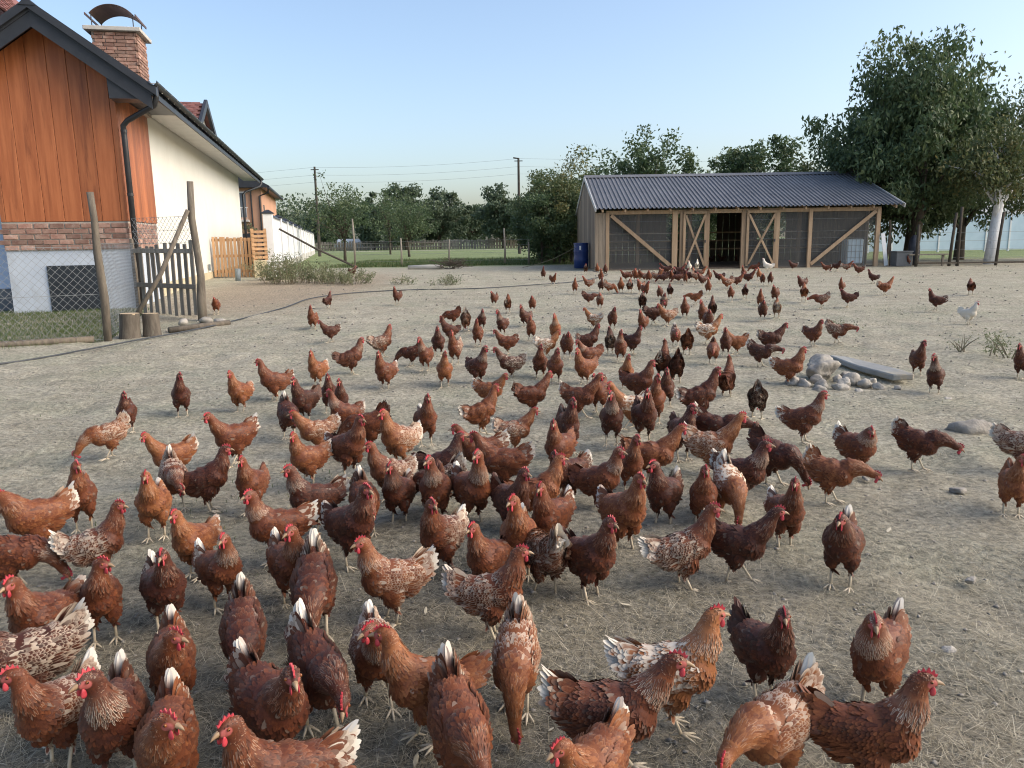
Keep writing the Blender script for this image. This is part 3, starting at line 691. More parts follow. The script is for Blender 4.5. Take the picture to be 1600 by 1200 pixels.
# ------------------------------------------------------------------ fence in front of the house
def rough_post(name, pts, r0, r1, mat, parent=None, seed=0, n=10):
    r_ = random.Random(seed); k = len(pts)
    o = MB().tube(pts, [r0 + (r1 - r0) * i / (k - 1) + r_.uniform(-.004, .006) for i in range(k)], n).build(name, mat, parent, True)
    return o
wf = empty('wire_fence', (-6.44, 12.2, 0.0), 0, 'chain-link wire fence on a leaning round post before the house', 'fence')
def wp(x, y, z): return (x + 6.44, y - 12.2, z)
rough_post('post', [wp(-6.44, 12.2, -.1), wp(-6.42, 12.2, .7), wp(-6.45, 12.2, 1.4), wp(-6.44, 12.2, 1.9), wp(-6.46, 12.2, 2.33)], .062, .05, M['postwood'], wf, 1)
def chain_link(name, a0, b0, z0, z1, parent, sp=0.115, r_=0.0022):
    """diamond netting between two ground points: one mesh of thin wires"""
    a0, b0 = Vector(a0), Vector(b0); Lh = (b0 - a0).length; u_ = (b0 - a0) / Lh; H_ = z1 - z0
    mb = MB(); slope = 1.05
    def seg(s0, h0, s1, h1, rad_=r_):
        mb.bar(a0 + u_ * s0 + Vector((0, 0, z0 + h0)), a0 + u_ * s1 + Vector((0, 0, z0 + h1)), rad_ * 2, rad_ * 2)
    k = -int(H_ / slope / sp) - 1
    while k * sp < Lh:
        for sg in (1, -1):
            s0 = k * sp if sg > 0 else k * sp + H_ / slope
            s1 = k * sp + H_ / slope if sg > 0 else k * sp
            h0, h1 = 0.0, H_
            if min(s0, s1) < 0 or max(s0, s1) > Lh:
                pts = []
                for t_ in np.linspace(0, 1, 60):
                    s_ = s0 + (s1 - s0) * t_
                    if 0 <= s_ <= Lh: pts.append((s_, h0 + (h1 - h0) * t_))
                if len(pts) < 2: continue
                s0, h0 = pts[0]; s1, h1 = pts[-1]
            seg(s0, h0, s1, h1)
        k += 1
    for h in (0.02, H_ / 2, H_): seg(0, h, Lh, h, .003)
    o = mb.build(name, M['wire'], parent); o['kind'] = 'stuff'; return o
chain_link('wire_mesh', wp(-6.47, 12.2, 0), wp(-11.5, 9.3, 0), 0.03, 1.5, wf)
chain_link('wire_mesh', wp(-6.47, 12.22, 0), wp(-7.62, 15.8, 0), 0.05, 1.55, wf)
chain_link('wire_mesh', wp(-7.62, 15.84, 0), wp(-6.05, 15.0, 0), 1.53, 2.05, wf)
rough_post('corner_post', [wp(-7.66, 15.86, -.1), wp(-7.66, 15.86, 1.0), wp(-7.67, 15.86, 1.65)], .045, .04, M['postwood'], wf, 8)

gt = empty('picket_gate', (-6.85, 15.4, 0.09), 0, 'grey weathered picket gate between tall bent post and wire fence', 'gate')
gdir = Vector((-7.58 + 6.0, 15.82 - 14.95, 0)); gl = gdir.length; gdir.normalize(); ga = math.atan2(gdir.y, gdir.x)
pk = MB().box(-.055, .055, -.012, .012, 0, 1.42).mesh('picket', M['greywood'], bevel=0.004)
for k in range(9):
    q = Vector((-6.12, 15.02, 0)) + gdir * (k + .2) * (gl - .1) / 9
    link('picket', pk, gt, (q.x + 6.85, q.y - 15.4, 0.02 + rb_.uniform(-.01, .05)), (rb_.uniform(-.02, .02), rb_.uniform(-.03, .03), ga), (rb_.uniform(.85, 1.1), 1, rb_.uniform(.95, 1.03)))
for z in (.62, 1.30):
    a_ = Vector((-6.08, 15.0, z)); b_ = a_ + gdir * gl
    MB().bar((a_.x + 6.85 - .01, a_.y - 15.4 - .04, z), (b_.x + 6.85 - .01, b_.y - 15.4 - .04, z + .02), .035, .09).build('rail', M['greywood'], gt, bevel=.004)
gp = rough_post('gate_post', [(-5.96, 14.85, -.1), (-5.96, 14.86, .45), (-5.93, 14.87, .9), (-5.98, 14.9, 1.5), (-6.02, 14.9, 2.0), (-5.99, 14.9, 2.68)], .085, .055, M['postwood'], None, 2, 12)
tag(gp, 'tall bent grey tree-trunk post at the hinge of the picket gate', 'post')
bp = rough_post('brace_pole', [(-7.02, 14.10, .03), (-6.5, 14.45, 1.0), (-6.04, 14.80, 2.15)], .046, .04, M['postwood'], None, 3)
tag(bp, 'slanting round pole propping the tall bent gate post', 'pole')
for (x, y, r0, h, sd, lb) in ((-6.29, 12.62, .155, .40, 1, 'bark-covered log stump beside the leaning fence post'), (-6.03, 12.86, .135, .37, 2, 'darker smaller log stump leaning beside the gate brace')):
    st = empty('log_stump', (x, y, gz(x, y) - .02), sd, lb, 'stump')
    rr_ = random.Random(sd)
    n_ = 18; prof_ = [1 + rr_.uniform(-.05, .05) for _ in range(n_)]
    b_ = MB(); vs_ = []
    for i, (z, s_) in enumerate(((0, 1.08), (h * .3, 1.0), (h * .7, .97), (h, .96))):
        vs_ += [(math.cos(k * 2 * math.pi / n_) * r0 * s_ * prof_[k] + z * .08, math.sin(k * 2 * math.pi / n_) * r0 * s_ * prof_[k], z) for k in range(n_)]
    b_.add(vs_, [(i * n_ + k, i * n_ + (k + 1) % n_, (i + 1) * n_ + (k + 1) % n_, (i + 1) * n_ + k) for i in range(3) for k in range(n_)])
    b_.build('bark', M['postwood'], st, True)
    MB().tube([(h * .08, 0, h - .02), (h * .081, 0, h + .003)], r0 * .93, n_).build('cut_face', M['cutwood'], st)
# ground log along the fence foot and odd stones
lg = MB().tube([(-8.6, 11.0, .05), (-7.6, 11.6, .06), (-6.62, 12.13, .06)], [.05, .06, .055], 8).build('edging_log', M['postwood'], None, True)
tag(lg, 'thin log lying along the foot of the wire fence', 'log')
lg2 = MB().tube([(-5.9, 13.2, .07), (-5.55, 13.6, .08), (-5.2, 14.15, .09)], [.05, .055, .05], 8).build('edging_log', M['postwood'], None, True)
tag(lg2, 'thin log lying on the soil below the picket gate', 'log')
for k, (x, y, s_, lb) in enumerate(((-5.72, 14.35, .15, 'round pale stone against the foot of the bent gate post'), (-5.35, 14.15, .13, 'flat tan stone beside the log below the gate'), (-6.05, 14.2, .12, 'small stone lying before the picket gate pickets'))):
    o = link('stone', stone_mesh('stone', 30 + k, s_, s_ * .9, s_ * .7, M['stone']), None, (x, y, gz(x, y) + s_ * .35)); tag(o, lb, 'stone')

# hose across the yard
def curve_pts(pts, n=10):
    P_ = [Vector((*p, 0)) for p in pts]; out = []
    for i in range(len(P_) - 1):
        p0 = P_[max(i - 1, 0)]; p1 = P_[i]; p2 = P_[i + 1]; p3 = P_[min(i + 2, len(P_) - 1)]
        for k in range(n):
            t = k / n
            v = 0.5 * ((2 * p1) + (p2 - p0) * t + (2 * p0 - 5 * p1 + 4 * p2 - p3) * t * t + (3 * p1 - p0 - 3 * p2 + p3) * t ** 3)
            out.append((v.x, v.y, gz(v.x, v.y) + .018))
    return out
hz = MB().tube(curve_pts([(-7.6, 9.2), (-6.6, 10.0), (-6.2, 11.1), (-5.9, 12.1), (-5.5, 13.2), (-5.2, 14.6), (-4.9, 16.6), (-4.8, 18.6), (-4.0, 19.9), (-2.6, 20.5), (-.9, 20.6), (.8, 21.6), (2.0, 22.6), (3.2, 25.5), (3.0, 28.5)]), .013, 7).build('hose', M['hose'], None, True)
tag(hz, 'dark garden hose snaking from the wire fence towards the coop', 'hose')

# ------------------------------------------------------------------ the coop
bx0, bx1, by0, by1, bz = 3.58, 13.72, 29.0, 36.8, 0.36
coop = empty('hen_coop', ((bx0 + bx1) / 2, by0, bz), 0, 'long timber hen coop with blue-grey sheet roof and netted front', 'coop')
cx_, cz_ = (bx0 + bx1) / 2, bz
def C(x, y, z): return (x - cx_, y - by0, z - cz_)
def cbar(name, a_, b_, w, h, mat, up=(0, 0, 1), parent=coop): return MB().bar(C(*a_), C(*b_), w, h, up).build(name, mat, parent, bevel=.006)
ez, rz_, ry = 2.56, 4.02, 33.0
ey = 28.62
sheet_n = 10; xa, xb = 3.16, 14.38; sw = (xb - xa) / sheet_n
def sheet(name, x0, x1, yA, zA, yB, zB):
    nn = 7; prof_ = []; w_ = (x1 - x0) / nn
    for k in range(nn):
        b_ = x0 + k * w_
        prof_ += [(b_, 0), (b_ + w_ * .55, 0), (b_ + w_ * .65, .042), (b_ + w_ * .90, .042)]
    prof_.append((x1, 0))
    vs_ = [C(x, yA, zA + h) for x, h in prof_] + [C(x, yB, zB + h) for x, h in prof_]
    m_ = len(prof_)
    return MB().add(vs_, [(k, k + 1, m_ + k + 1, m_ + k) for k in range(m_ - 1)]).build(name, M['tin'], coop)
for k in range(sheet_n):
    sheet('roof_sheet', xa + k * sw, xa + (k + 1) * sw, ey, ez + .002 * (k % 2), ry, rz_ + .002 * (k % 2))
    sheet('roof_sheet', xa + k * sw, xa + (k + 1) * sw, 37.4, ez + .002 * (k % 2), ry, rz_ + .002 * (k % 2))
MB().add([C(xa - .02, ry - .25, rz_ - .03), C(xb + .02, ry - .25, rz_ - .03), C(xb + .02, ry, rz_ + .09), C(xa - .02, ry, rz_ + .09), C(xb + .02, ry + .25, rz_ - .03), C(xa - .02, ry + .25, rz_ - .03)],
         [(0, 1, 2, 3), (3, 2, 4, 5)]).build('ridge_cap', M['tin'], coop)
for x_ in (xa - .015, xb + .015):
    cbar('verge_trim', (x_, ey - .02, ez - .03), (x_, ry, rz_ - .02), .04, .15, M['tintrim'])
    cbar('verge_trim', (x_, 37.42, ez - .03), (x_, ry, rz_ - .02), .04, .15, M['tintrim'])
for k in range(14):
    x_ = xa + .25 + k * (xb - xa - .5) / 13
    cbar('rafter', (x_, ey + .06, ez - .07), (x_, ry, rz_ - .08), .06, .1, M['barnwood'])
    cbar('rafter', (x_, 37.3, ez - .07), (x_, ry, rz_ - .08), .06, .1, M['barnwood'])
# front frame
def fx_(px): return px
posts = [(3.62, .13), (6.12, .20), (6.36, .12), (7.33, .13), (8.66, .16), (9.92, .14), (11.13, .13), (13.64, .15)]
for x_, w in posts: cbar('post', (x_, by0, bz - .1), (x_, by0, 2.46), w, .12, M['barnwood'], (0, 1, 0))
cbar('top_beam', (bx0, by0 + .02, 2.44), (bx1, by0 + .02, 2.44), .1, .14, M['barnwood'])
cbar('brace', (3.75, by0 - .05, 2.34), (6.0, by0 - .05, .45), .05, .13, M['barnwood'])
cbar('brace', (13.52, by0 - .05, 2.36), (11.2, by0 - .05, .45), .05, .13, M['barnwood'])
for (x0_, x1_) in ((6.42, 7.28), (8.76, 9.85)):
    dr = MB().bar(C(x0_, by0 - .085, 2.40), C(x1_, by0 - .085, 2.40), .04, .1).build('door', M['barnwood'], coop, bevel=.005)
    for xx_ in (x0_ + .04, x1_ - .04): MB().bar(C(xx_, by0 - .085, .43), C(xx_, by0 - .085, 2.345), .09, .04, (0, 1, 0)).build('door_stile', M['barnwood'], dr)
    MB().bar(C(x0_ + .08, by0 - .11, 2.3), C(x1_ - .08, by0 - .11, .5), .03, .075).build('door_brace', M['barnwood'], dr)
    MB().bar(C(x1_ - .08, by0 - .145, 2.3), C(x0_ + .08, by0 - .145, .5), .03, .075).build('door_brace', M['barnwood'], dr)
    MB().box(-.02, .02, -.02, .01, -.05, .05).build('door_latch', M['charcoal'], dr, loc=C(x1_ - .05, by0 - .115, 1.35))
for k in range(3):
    MB().box(0, .125, 0, .03, 0, 2.08).build('plank', M['barnplank'], coop, loc=C(3.17 + k * .132, by0 - .03, bz))
k = 0
for x0_, x1_ in ((3.7, 6.0), (6.43, 7.27), (8.76, 9.84), (9.98, 11.07), (11.2, 13.57), (7.4, 8.58)):
    if (x0_, x1_) != (7.4, 8.58):
        o = MB().add([C(x0_, by0 + .03, bz), C(x1_, by0 + .03, bz), C(x1_, by0 + .03, 2.38), C(x0_, by0 + .03, 2.38)], [(0, 1, 2, 3)]).build('netting', M['netting'], coop); o['kind'] = 'stuff'
    wr = MB()
    for h in (.55, .8, 1.05, 1.3, 1.75): wr.bar(C(x0_, by0 + .02, bz + h), C(x1_, by0 + .02, bz + h), .006, .006)
    if x0_ != 7.4:
        o = wr.build('strand_wire', M['wire'], coop); o['kind'] = 'stuff'
# left gable wall of planks, rear wall with open middle, inner posts and perches
for k in range(30):
    y_ = by0 + .1 + k * .26
    if y_ > 36.6: break
    top = ez + (y_ - ey) / (ry - ey) * (rz_ - ez) if y_ < ry else rz_ - (y_ - ry) / (37.4 - ry) * (rz_ - ez)
    for x_ in (3.17, 13.68):
        if x_ > 5 and k < 3: continue
        MB().box(0, .03, 0, .25, 0, min(top, 3.9) - bz - .14).build('plank', M['barnplank'], coop, loc=C(x_, y_, bz))
for k in range(36):
    x_ = 3.25 + k * .295
    if 7.3 < x_ < 9.6: hgt = 1.0
    elif 11.4 < x_ < 12.9: hgt = 1.0
    else: hgt = 2.35
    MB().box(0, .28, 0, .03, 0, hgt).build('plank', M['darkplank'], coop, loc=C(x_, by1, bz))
for x_ in (5.4, 7.6, 9.9, 12.2): cbar('inner_post', (x_, 33.0, bz), (x_, 33.0, 3.9), .14, .14, M['barnwood'], (0, 1, 0))
for y_, z in ((33.6, 1.0), (34.2, 1.35), (34.8, 1.7)): cbar('perch', (3.6, y_, z), (13.5, y_, z), .07, .06, M['barnwood'])
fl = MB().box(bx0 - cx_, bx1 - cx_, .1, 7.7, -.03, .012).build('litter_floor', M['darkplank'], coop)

brl = empty('plastic_barrel', (2.83, 31.0, .36), .3, 'blue plastic barrel standing at the corner of the hen coop', 'barrel')
b_ = MB(); n_ = 24
prf = [(.24, 0), (.285, .03), (.29, .28), (.30, .31), (.30, .35), (.29, .38), (.29, .62), (.30, .65), (.30, .69), (.29, .72), (.285, .93), (.27, .97), (.26, .98), (.26, .95), (.0, .95)]
vs_ = [(math.cos(k * 2 * math.pi / n_) * rr_, math.sin(k * 2 * math.pi / n_) * rr_, z) for rr_, z in prf for k in range(n_)]
b_.add(vs_, [(i * n_ + k, i * n_ + (k + 1) % n_, (i + 1) * n_ + (k + 1) % n_, (i + 1) * n_ + k) for i in range(len(prf) - 1) for k in range(n_)])
b_.build('body', M['barrel'], brl, True)
MB().tube([(0, 0, .94), (0, 0, 1.0)], .297, 24).build('rim', M['barrel'], brl)
lab_ = MB()
lab_.add([(math.cos(-2.2 + k * .08) * .296, math.sin(-2.2 + k * .08) * .296, z) for k in range(4) for z in (.72, .88)], [(2 * k, 2 * k + 2, 2 * k + 3, 2 * k + 1) for k in range(3)])
lab_.build('label_sticker', M['paper'], brl)
rope = MB().tube([(2.6, 30.75, 1.2), (2.2, 30.8, .98), (1.7, 30.9, .74), (1.1, 31.0, .55), (.5, 31.2, .42)], .012, 6).build('rope', M['straw'], None, True)
tag(rope, 'pale rope slanting down beside the blue barrel', 'rope')
tk = empty('cage_tank', (12.98, 29.55, bz + .013), 0, 'pale blue water tank in a wire cage inside the coop corner', 'tank')
MB().box(-.3, .3, -.3, .3, .06, .98).build('tank_body', M['tank'], tk, bevel=.04)
cg = MB()
for k in range(5):
    cg.bar((-.32 + k * .16, -.33, 0), (-.32 + k * .16, -.33, 1.0), .014, .014)
    cg.bar((-.32, -.335, .08 + k * .22), (.32, -.335, .08 + k * .22), .014, .014)
    cg.bar((-.335, -.32 + k * .16, 0), (-.335, -.32 + k * .16, 1.0), .014, .014)
cg.build('cage', M['wire'], tk)
lp_ = MB().bar((13.98, 28.85, .36), (13.80, 28.90, 1.55), .14, .025, (0, 1, 0)).build('leaning_plank', M['white'], None)
tag(lp_, 'whitish plank leaning on the corner post of the hen coop', 'plank')
# ------------------------------------------------------------------ trees
def tree(name, label, loc, H, R, zb, tr, n_leaf, leaf, mat, seed, cat='tree', group=None, droop=0.0, clumps=160, spread=0.30, trunks=1, bark=None, squash=1.0, lump=0.35, stems=None, narrow=0.5):
    """trunk with limbs reaching into a lumpy crown of leaf clumps. zb: underside of the crown"""
    r = np.random.RandomState(seed); root = empty(name, loc, r.rand() * 6, label, cat, group)
    cz = (H + zb) / 2; rzv = (H - zb) / 2
    ph = r.rand(6) * 6.28
    pts = []
    while len(pts) < clumps:
        d = r.randn(3); d /= np.linalg.norm(d)
        f = 1 + lump * (.5 * math.sin(3 * d[0] + ph[0]) * math.sin(3 * d[1] + ph[1]) + .5 * math.sin(5 * d[2] + ph[2]) * math.sin(4 * d[0] + ph[3])) + r.randn() * lump * .25
        rad_ = f * (r.rand() ** .38)
        p = np.array([d[0] * R * rad_, d[1] * R * squash * rad_, cz + d[2] * rzv * rad_])
        if p[2] > zb * .8: pts.append(p)
    pts = np.array(pts); sp = spread * r.uniform(.6, 1.4, clumps) * R / 2.4
    leaf_cloud('crown', mat, pts, sp, n_leaf, leaf, seed + 1, root, droop, narrow=narrow)
    mb = MB()
    for k in range(trunks):
        ox, oy = (0, 0) if trunks == 1 else (r.randn() * .35, r.randn() * .3)
        th = zb + (H - zb) * .45
        lean = r.randn(2) * .05 * th
        spine = [Vector((ox, oy, -.15)), Vector((ox + lean[0] * .2, oy + lean[1] * .2, zb * .5)), Vector((ox + lean[0] * .5, oy + lean[1] * .5, zb)), Vector((ox + lean[0], oy + lean[1], th))]
        mb.tube(spine, [tr * 1.25, tr, tr * .85, tr * .35], 9)
        for j in range(5 if stems else 0):
            q = Vector(pts[j * 9 % clumps]); b0 = spine[1].lerp(spine[2], .1 + .15 * j); q = b0.lerp(q, .8)
            mb.tube([b0, b0.lerp(q, .35) + Vector((0, 0, .12)), q], [tr * .6, tr * .42, tr * .16], 7)
        for j in range(0, clumps, max(1, int(clumps / (26 / trunks)))):
            q = Vector(pts[(j + k * 7) % clumps]); b0 = spine[2].lerp(spine[3], r.rand() * .85) if r.rand() > .25 else spine[1].lerp(spine[2], .7 + .3 * r.rand())
            mid = b0.lerp(q, .5) + Vector((r.randn() * .12 * R * .3, r.randn() * .12 * R * .3, .08 * R))
            mb.tube([b0, mid, q], [tr * .38, tr * .22, tr * .06], 5)
    mb.build('trunk', bark or M['bark'], root, True)
    return root
def gzz(x, y): return gz(x, y) - .02

tree('cherry_tree', 'tall dark cherry tree rising behind the end of the coop', (16.6, 33.0, .3), 8.3, 3.35, 1.5, .24, 46000, .23, M['leaf_dark'], 41, droop=.9, clumps=300, spread=.23, trunks=2, narrow=.42, lump=.26)
tree('cherry_tree', 'shorter cherry tree leaning against the tall one near the whitewashed trunk', (20.2, 35.0, .3), 6.9, 2.8, 1.5, .20, 20000, .20, M['leaf_dark'], 43, droop=.9, clumps=220, spread=.32, narrow=.38, lump=.25)
tree('walnut_tree', 'olive-leaved tree with a whitewashed trunk beside the orchard fence', (18.15, 29.4, .33), 4.9, 1.7, 2.4, .185, 9000, .17, M['leaf_olive'], 47, droop=.6, clumps=170, spread=.32, bark=M['whitewash'], narrow=.42, lump=.4, stems=True)
tree('walnut_tree', 'large olive-leaved tree cut off by the frame edge beyond the whitewashed trunk', (23.6, 33.0, .33), 7.2, 2.9, 1.6, .22, 19000, .18, M['leaf_olive'], 53, droop=.7, clumps=200, spread=.33, narrow=.42)
tree('plum_tree', 'open-crowned tree with upright twigs behind the coop roof', (7.6, 45, .33), 6.9, 2.9, 1.0, .2, 9000, .24, M['leaf_dark'], 59, clumps=130, spread=.24, lump=.6)
tree('plum_tree', 'dense round dark tree behind the middle of the coop roof', (14.3, 46, .33), 6.9, 2.5, 1.0, .2, 15000, .24, M['leaf_dark'], 61, clumps=110, spread=.28, lump=.3)
tree('plum_tree', 'low olive tree between the coop roof and the tall cherry', (18.3, 44, .33), 6.0, 2.7, .8, .18, 13000, .24, M['leaf_olive'], 67, clumps=110, spread=.30)
tree('plum_tree', 'lower tree filling the gap behind the coop ridge', (10.8, 50, .33), 4.8, 3.4, .4, .18, 9000, .26, M['leaf_mid'], 68, clumps=100, spread=.34)
for k, (x, y, H_, R_, m_, lb) in enumerate(((2.7, 38.5, 4.2, 1.5, 'leaf_olive', 'tall olive shrub standing close to the coop gable'), (2.0, 37.8, 3.6, 1.3, 'leaf_dark', 'dark bushy shrub behind the pale rope'),
                                        (3.4, 41.5, 5.0, 1.7, 'leaf_olive', 'tallest yellowish shrub behind the coop gable'), (1.6, 41.5, 4.0, 1.5, 'leaf_mid', 'rounded shrub at the open end of the hedge by the meadow'), (2.2, 44.5, 4.2, 1.8, 'leaf_mid', 'broad shrub hidden behind the hedge by the coop'))):
    tree('hedge_shrub', lb, (x, y, .3), H_, R_, .15, .06, 14000, .15, M[m_], 71 + k, 'shrub', 'hedge shrubs beside the coop', clumps=110, spread=.38, trunks=3, lump=.4)
for (x, y, H_, R_, sd, lb) in ((-10.6, 50, 4.9, 2.0, 81, 'slender orchard tree growing in the meadow by the white wall end'), (-8.0, 62, 4.8, 1.9, 82, 'small orchard tree in the meadow behind the slender one'), (-11.5, 75, 6.2, 2.4, 83, 'orchard tree farther back beside the utility pole')):
    tree('orchard_tree', lb, (x, y, .3), H_, R_, 1.3, .09, 3600, .17, M['leaf_mid'], sd, group='orchard trees in the meadow', clumps=90, spread=.33, lump=.5)
far_names = ['far round tree beyond the meadow fence, first from the white wall', 'far dark tree beyond the meadow fence, second from the white wall', 'far broad tree beyond the meadow, third from the white wall',
             'tallest far tree beyond the meadow fence, near its middle', 'far bushy tree just beyond the tallest one towards the coop', 'far low tree in the middle gap of the tree line',
             'far tree behind the utility pole nearer the coop', 'far tall tree between that pole and the coop hedge', 'far dark tree at the end of the white wall', 'far tree peeping above the peach house wall']
for k, (x_, Yd, Ht) in enumerate(((-41.0, 150, 6.5), (-32.1, 140, 7.7), (-21.0, 120, 7.8), (-15.7, 118, 9.7), (-11.0, 122, 8.8), (-6.8, 140, 7.4), (-1.0, 116, 8.2), (4.6, 110, 7.9), (-36.0, 120, 6.0), (-35.0, 110, 6.4))):
    tree('far_tree', far_names[k], (x_, Yd, .3), Ht, (3.6 + .5 * math.sin(k * 2.1)) * Yd / 120, 1.2, .22, 8000, .55, M['leaf_far'], 101 + k, group='far trees beyond the meadow', clumps=70, spread=.30, lump=.45)
# the far wood closing the view
r = np.random.RandomState(9); k = 520
Cx = r.uniform(-120, 95, k); Cy = 165 + r.rand(k) * 18
top_ = 8.2 + 1.6 * np.sin(Cx * .11) + 1.0 * np.sin(Cx * .37 + 1)
wood = leaf_cloud('far_wood', M['leaf_far'], np.stack([Cx, Cy, .5 + top_ * r.rand(k) ** .8], 1), np.full(k, 1.4), 42000, .85, 10)
tag(wood, 'dark mass of distant woodland closing off the meadow', 'woodland', kind='stuff')

# ------------------------------------------------------------------ meadow: posts with wire, far picket fence, path, poles
mf = empty('meadow_fence', (-2.5, 37.6, .33), 0, 'row of thin posts with wire netting along the meadow edge', 'fence')
for k, (x_, h) in enumerate(((-7.5, 2.3), (-5.25, 1.35), (-2.95, 1.25), (-.25, 1.75), (.9, 1.2))):
    rough_post('post', [(x_ + 2.5, 0, -.1), (x_ + 2.52, 0, h * .5), (x_ + 2.48 + .03 * (k % 3), 0, h)], .05, .04, M['greywood'], mf, 40 + k, 7)
wr = MB()
for z in (.25, .6, .95, 1.2): wr.bar((-7.5 + 2.5, 0, z), (3.4, 0, z), .008, .008)
o = wr.build('strand_wire', M['wire'], mf); o['kind'] = 'stuff'
bpx = MB().tube([(-9.4, 32.0, 2.1), (-8.4, 33.6, 1.3), (-7.0, 35.6, .38)], [.04, .045, .05], 7).build('prop_pole', M['pole'], None, True)
tag(bpx, 'dark pole slanting from the white wall down into the weeds', 'pole')
ff = empty('picket_fence', (0, 118, .33), 0, 'long low grey picket fence across the far side of the meadow', 'fence')
fpk = MB().box(-.17, .17, -.03, .03, 0, 1.35).mesh('picket', M['greywood'])
for k in range(150):
    x_ = -33 + k * .42
    link('picket', fpk, ff, (x_, .5 * math.sin(k * .05), rb_.uniform(-.08, .06)), None, (rb_.uniform(.7, 1.1), 1, rb_.uniform(.9, 1.1)))
for z in (.4, 1.0): MB().bar((-33, .05, z), (30, .05, z), .06, .12).build('rail', M['greywood'], ff)
pth = MB().add([(-40, 101, .345), (34, 101, .345), (34, 103.5, .345), (-40, 103.5, .345)], [(0, 1, 2, 3)]).build('path', pm('pale_track', (.40, .38, .31), (.5, .47, .40), 1, .95, .2, vary=0)); tag(pth, kind='structure')
whr = MB().box(-27.5, -21.5, 122, 125, .3, 2.1).build('plastic_tunnel', M['white'], None, bevel=.6)
tag(whr, 'low pale plastic tunnel behind the end of the white wall', 'tunnel')
poles = []
for k, (x_, Yd, zt, lb) in enumerate(((-17.08, 70, 8.13, 'dark utility pole rising near the end of the white wall'), (0.85, 68, 8.40, 'dark utility pole with a bent lamp arm beside the hedge'))):
    up_ = empty('utility_pole', (x_, Yd, .3), 0, lb, 'pole')
    MB().tube([(0, 0, -.3), (0, 0, zt - .3)], [.15, .09], 8).build('shaft', M['pole'], up_)
    MB().bar((-.35, 0, zt - .55), (.35, 0, zt - .55), .07, .07).build('cross_arm', M['pole'], up_)
    if k: MB().bar((0, 0, zt - .35), (-.45, 0, zt - .28), .12, .1).build('lamp_arm', M['pole'], up_)
    poles.append((x_, Yd, zt))
for k, dz in enumerate((.05, .7, 1.3)):
    p0, p1 = poles; pts = []
    for (a_, b_) in (((-60, 90, 8.0), p0), (p0, p1), (p1, (60, 66, 7.2))):
        for t_ in np.linspace(0, 1, 9)[:-1]:
            pts.append((a_[0] + (b_[0] - a_[0]) * t_, a_[1] + (b_[1] - a_[1]) * t_ + .1 * k, a_[2] + (b_[2] - a_[2]) * t_ - dz - 1.0 * t_ * (1 - t_)))
    o = MB().tube(pts, .007, 4).build('power_line', M['wire'], None)
    tag(o, ['topmost', 'middle', 'lowest'][k] + ' of the power lines strung between the utility poles', 'power line', 'power lines between the poles')

# brush pile with a pale log at the meadow edge
br_ = MB(); rr_ = random.Random(6)
for k in range(90):
    a_ = rr_.uniform(0, 6.28); l_ = rr_.uniform(.3, .75); q = Vector((rr_.gauss(0, .22), rr_.gauss(0, .15), rr_.uniform(0, .3)))
    e_ = q + Vector((math.cos(a_) * l_, math.sin(a_) * l_ * .5, rr_.uniform(-.05, .35)))
    br_.tube([q, (q + e_) / 2 + Vector((0, 0, rr_.uniform(-.05, .08))), e_], [.014, .011, .005], 4)
o = br_.build('brush_pile', M['bark'], None, loc=(-2.55, 33.2, .33)); tag(o, 'heap of dark cut twigs lying at the meadow edge', 'brush pile')
o = MB().tube([(-4.4, 33.6, .40), (-3.5, 33.4, .42), (-2.9, 33.3, .42)], [.10, .11, .1], 9).build('pale_log', M['concrete'], None, True); tag(o, 'pale log lying beside the heap of twigs', 'log')

# weeds
def weed(name, label, x, y, R_, H_, n_, seed, mat='weed', leaf=.06):
    r_ = np.random.RandomState(seed); root = empty(name, (x, y, gz(x, y)), 0, label, 'weed')
    mb = MB(); cs = []
    for k in range(max(8, n_ // 60)):
        a_ = r_.rand() * 6.28; q = R_ * math.sqrt(r_.rand()); bx, by = math.cos(a_) * q, math.sin(a_) * q * .7
        h = H_ * r_.uniform(.45, 1.05) * (1 - .45 * q / R_); tx, ty = bx * 1.25 + r_.randn() * .12, by * 1.25 + r_.randn() * .1
        mb.tube([(bx, by, 0), ((bx + tx) / 2, (by + ty) / 2, h * .6), (tx, ty, h)], [.009, .007, .003], 4)
        for t_ in (.35, .6, .8, 1.0): cs.append((bx + (tx - bx) * t_, by + (ty - by) * t_, h * t_))
    mb.build('stem', M['straw'], root)
    leaf_cloud('foliage', M[mat], np.array(cs), np.full(len(cs), .07), n_, leaf, seed + 3, root, 0.0, narrow=.3)
    return root
weed('weed_bush', 'pale green wild bush spreading before the white wall', -6.6, 23.8, 1.0, 1.05, 4200, 201, leaf=.075)
weed('weed_bush', 'lower darker weed clump beside the pale green bush', -5.1, 23.2, .85, .62, 2600, 202, leaf=.07)
weed('weed_bush', 'pale weeds climbing at the foot of the white wall', -7.7, 26.0, .8, 1.15, 2000, 203, leaf=.075)
weed('weed_tuft', 'small green weed tuft standing alone in the yard middle', -3.15, 22.6, .28, .32, 380, 204)
weed('weed_tuft', 'wide weed tuft in the yard before the heap of twigs', -2.0, 22.2, .45, .36, 600, 205)
weed('weed_tuft', 'dry brownish weed tuft by the frame edge beyond the stone slab', 6.15, 9.3, .38, .42, 420, 206, leaf=.05)
weed('weed_tuft', 'single thin upright weed stalk beyond the stone slab', 5.75, 9.7, .06, .40, 60, 207, leaf=.04)
weed('weed_tuft', 'thin dry tuft lying near the cream bird', 5.3, 12.3, .3, .10, 200, 208, leaf=.05)

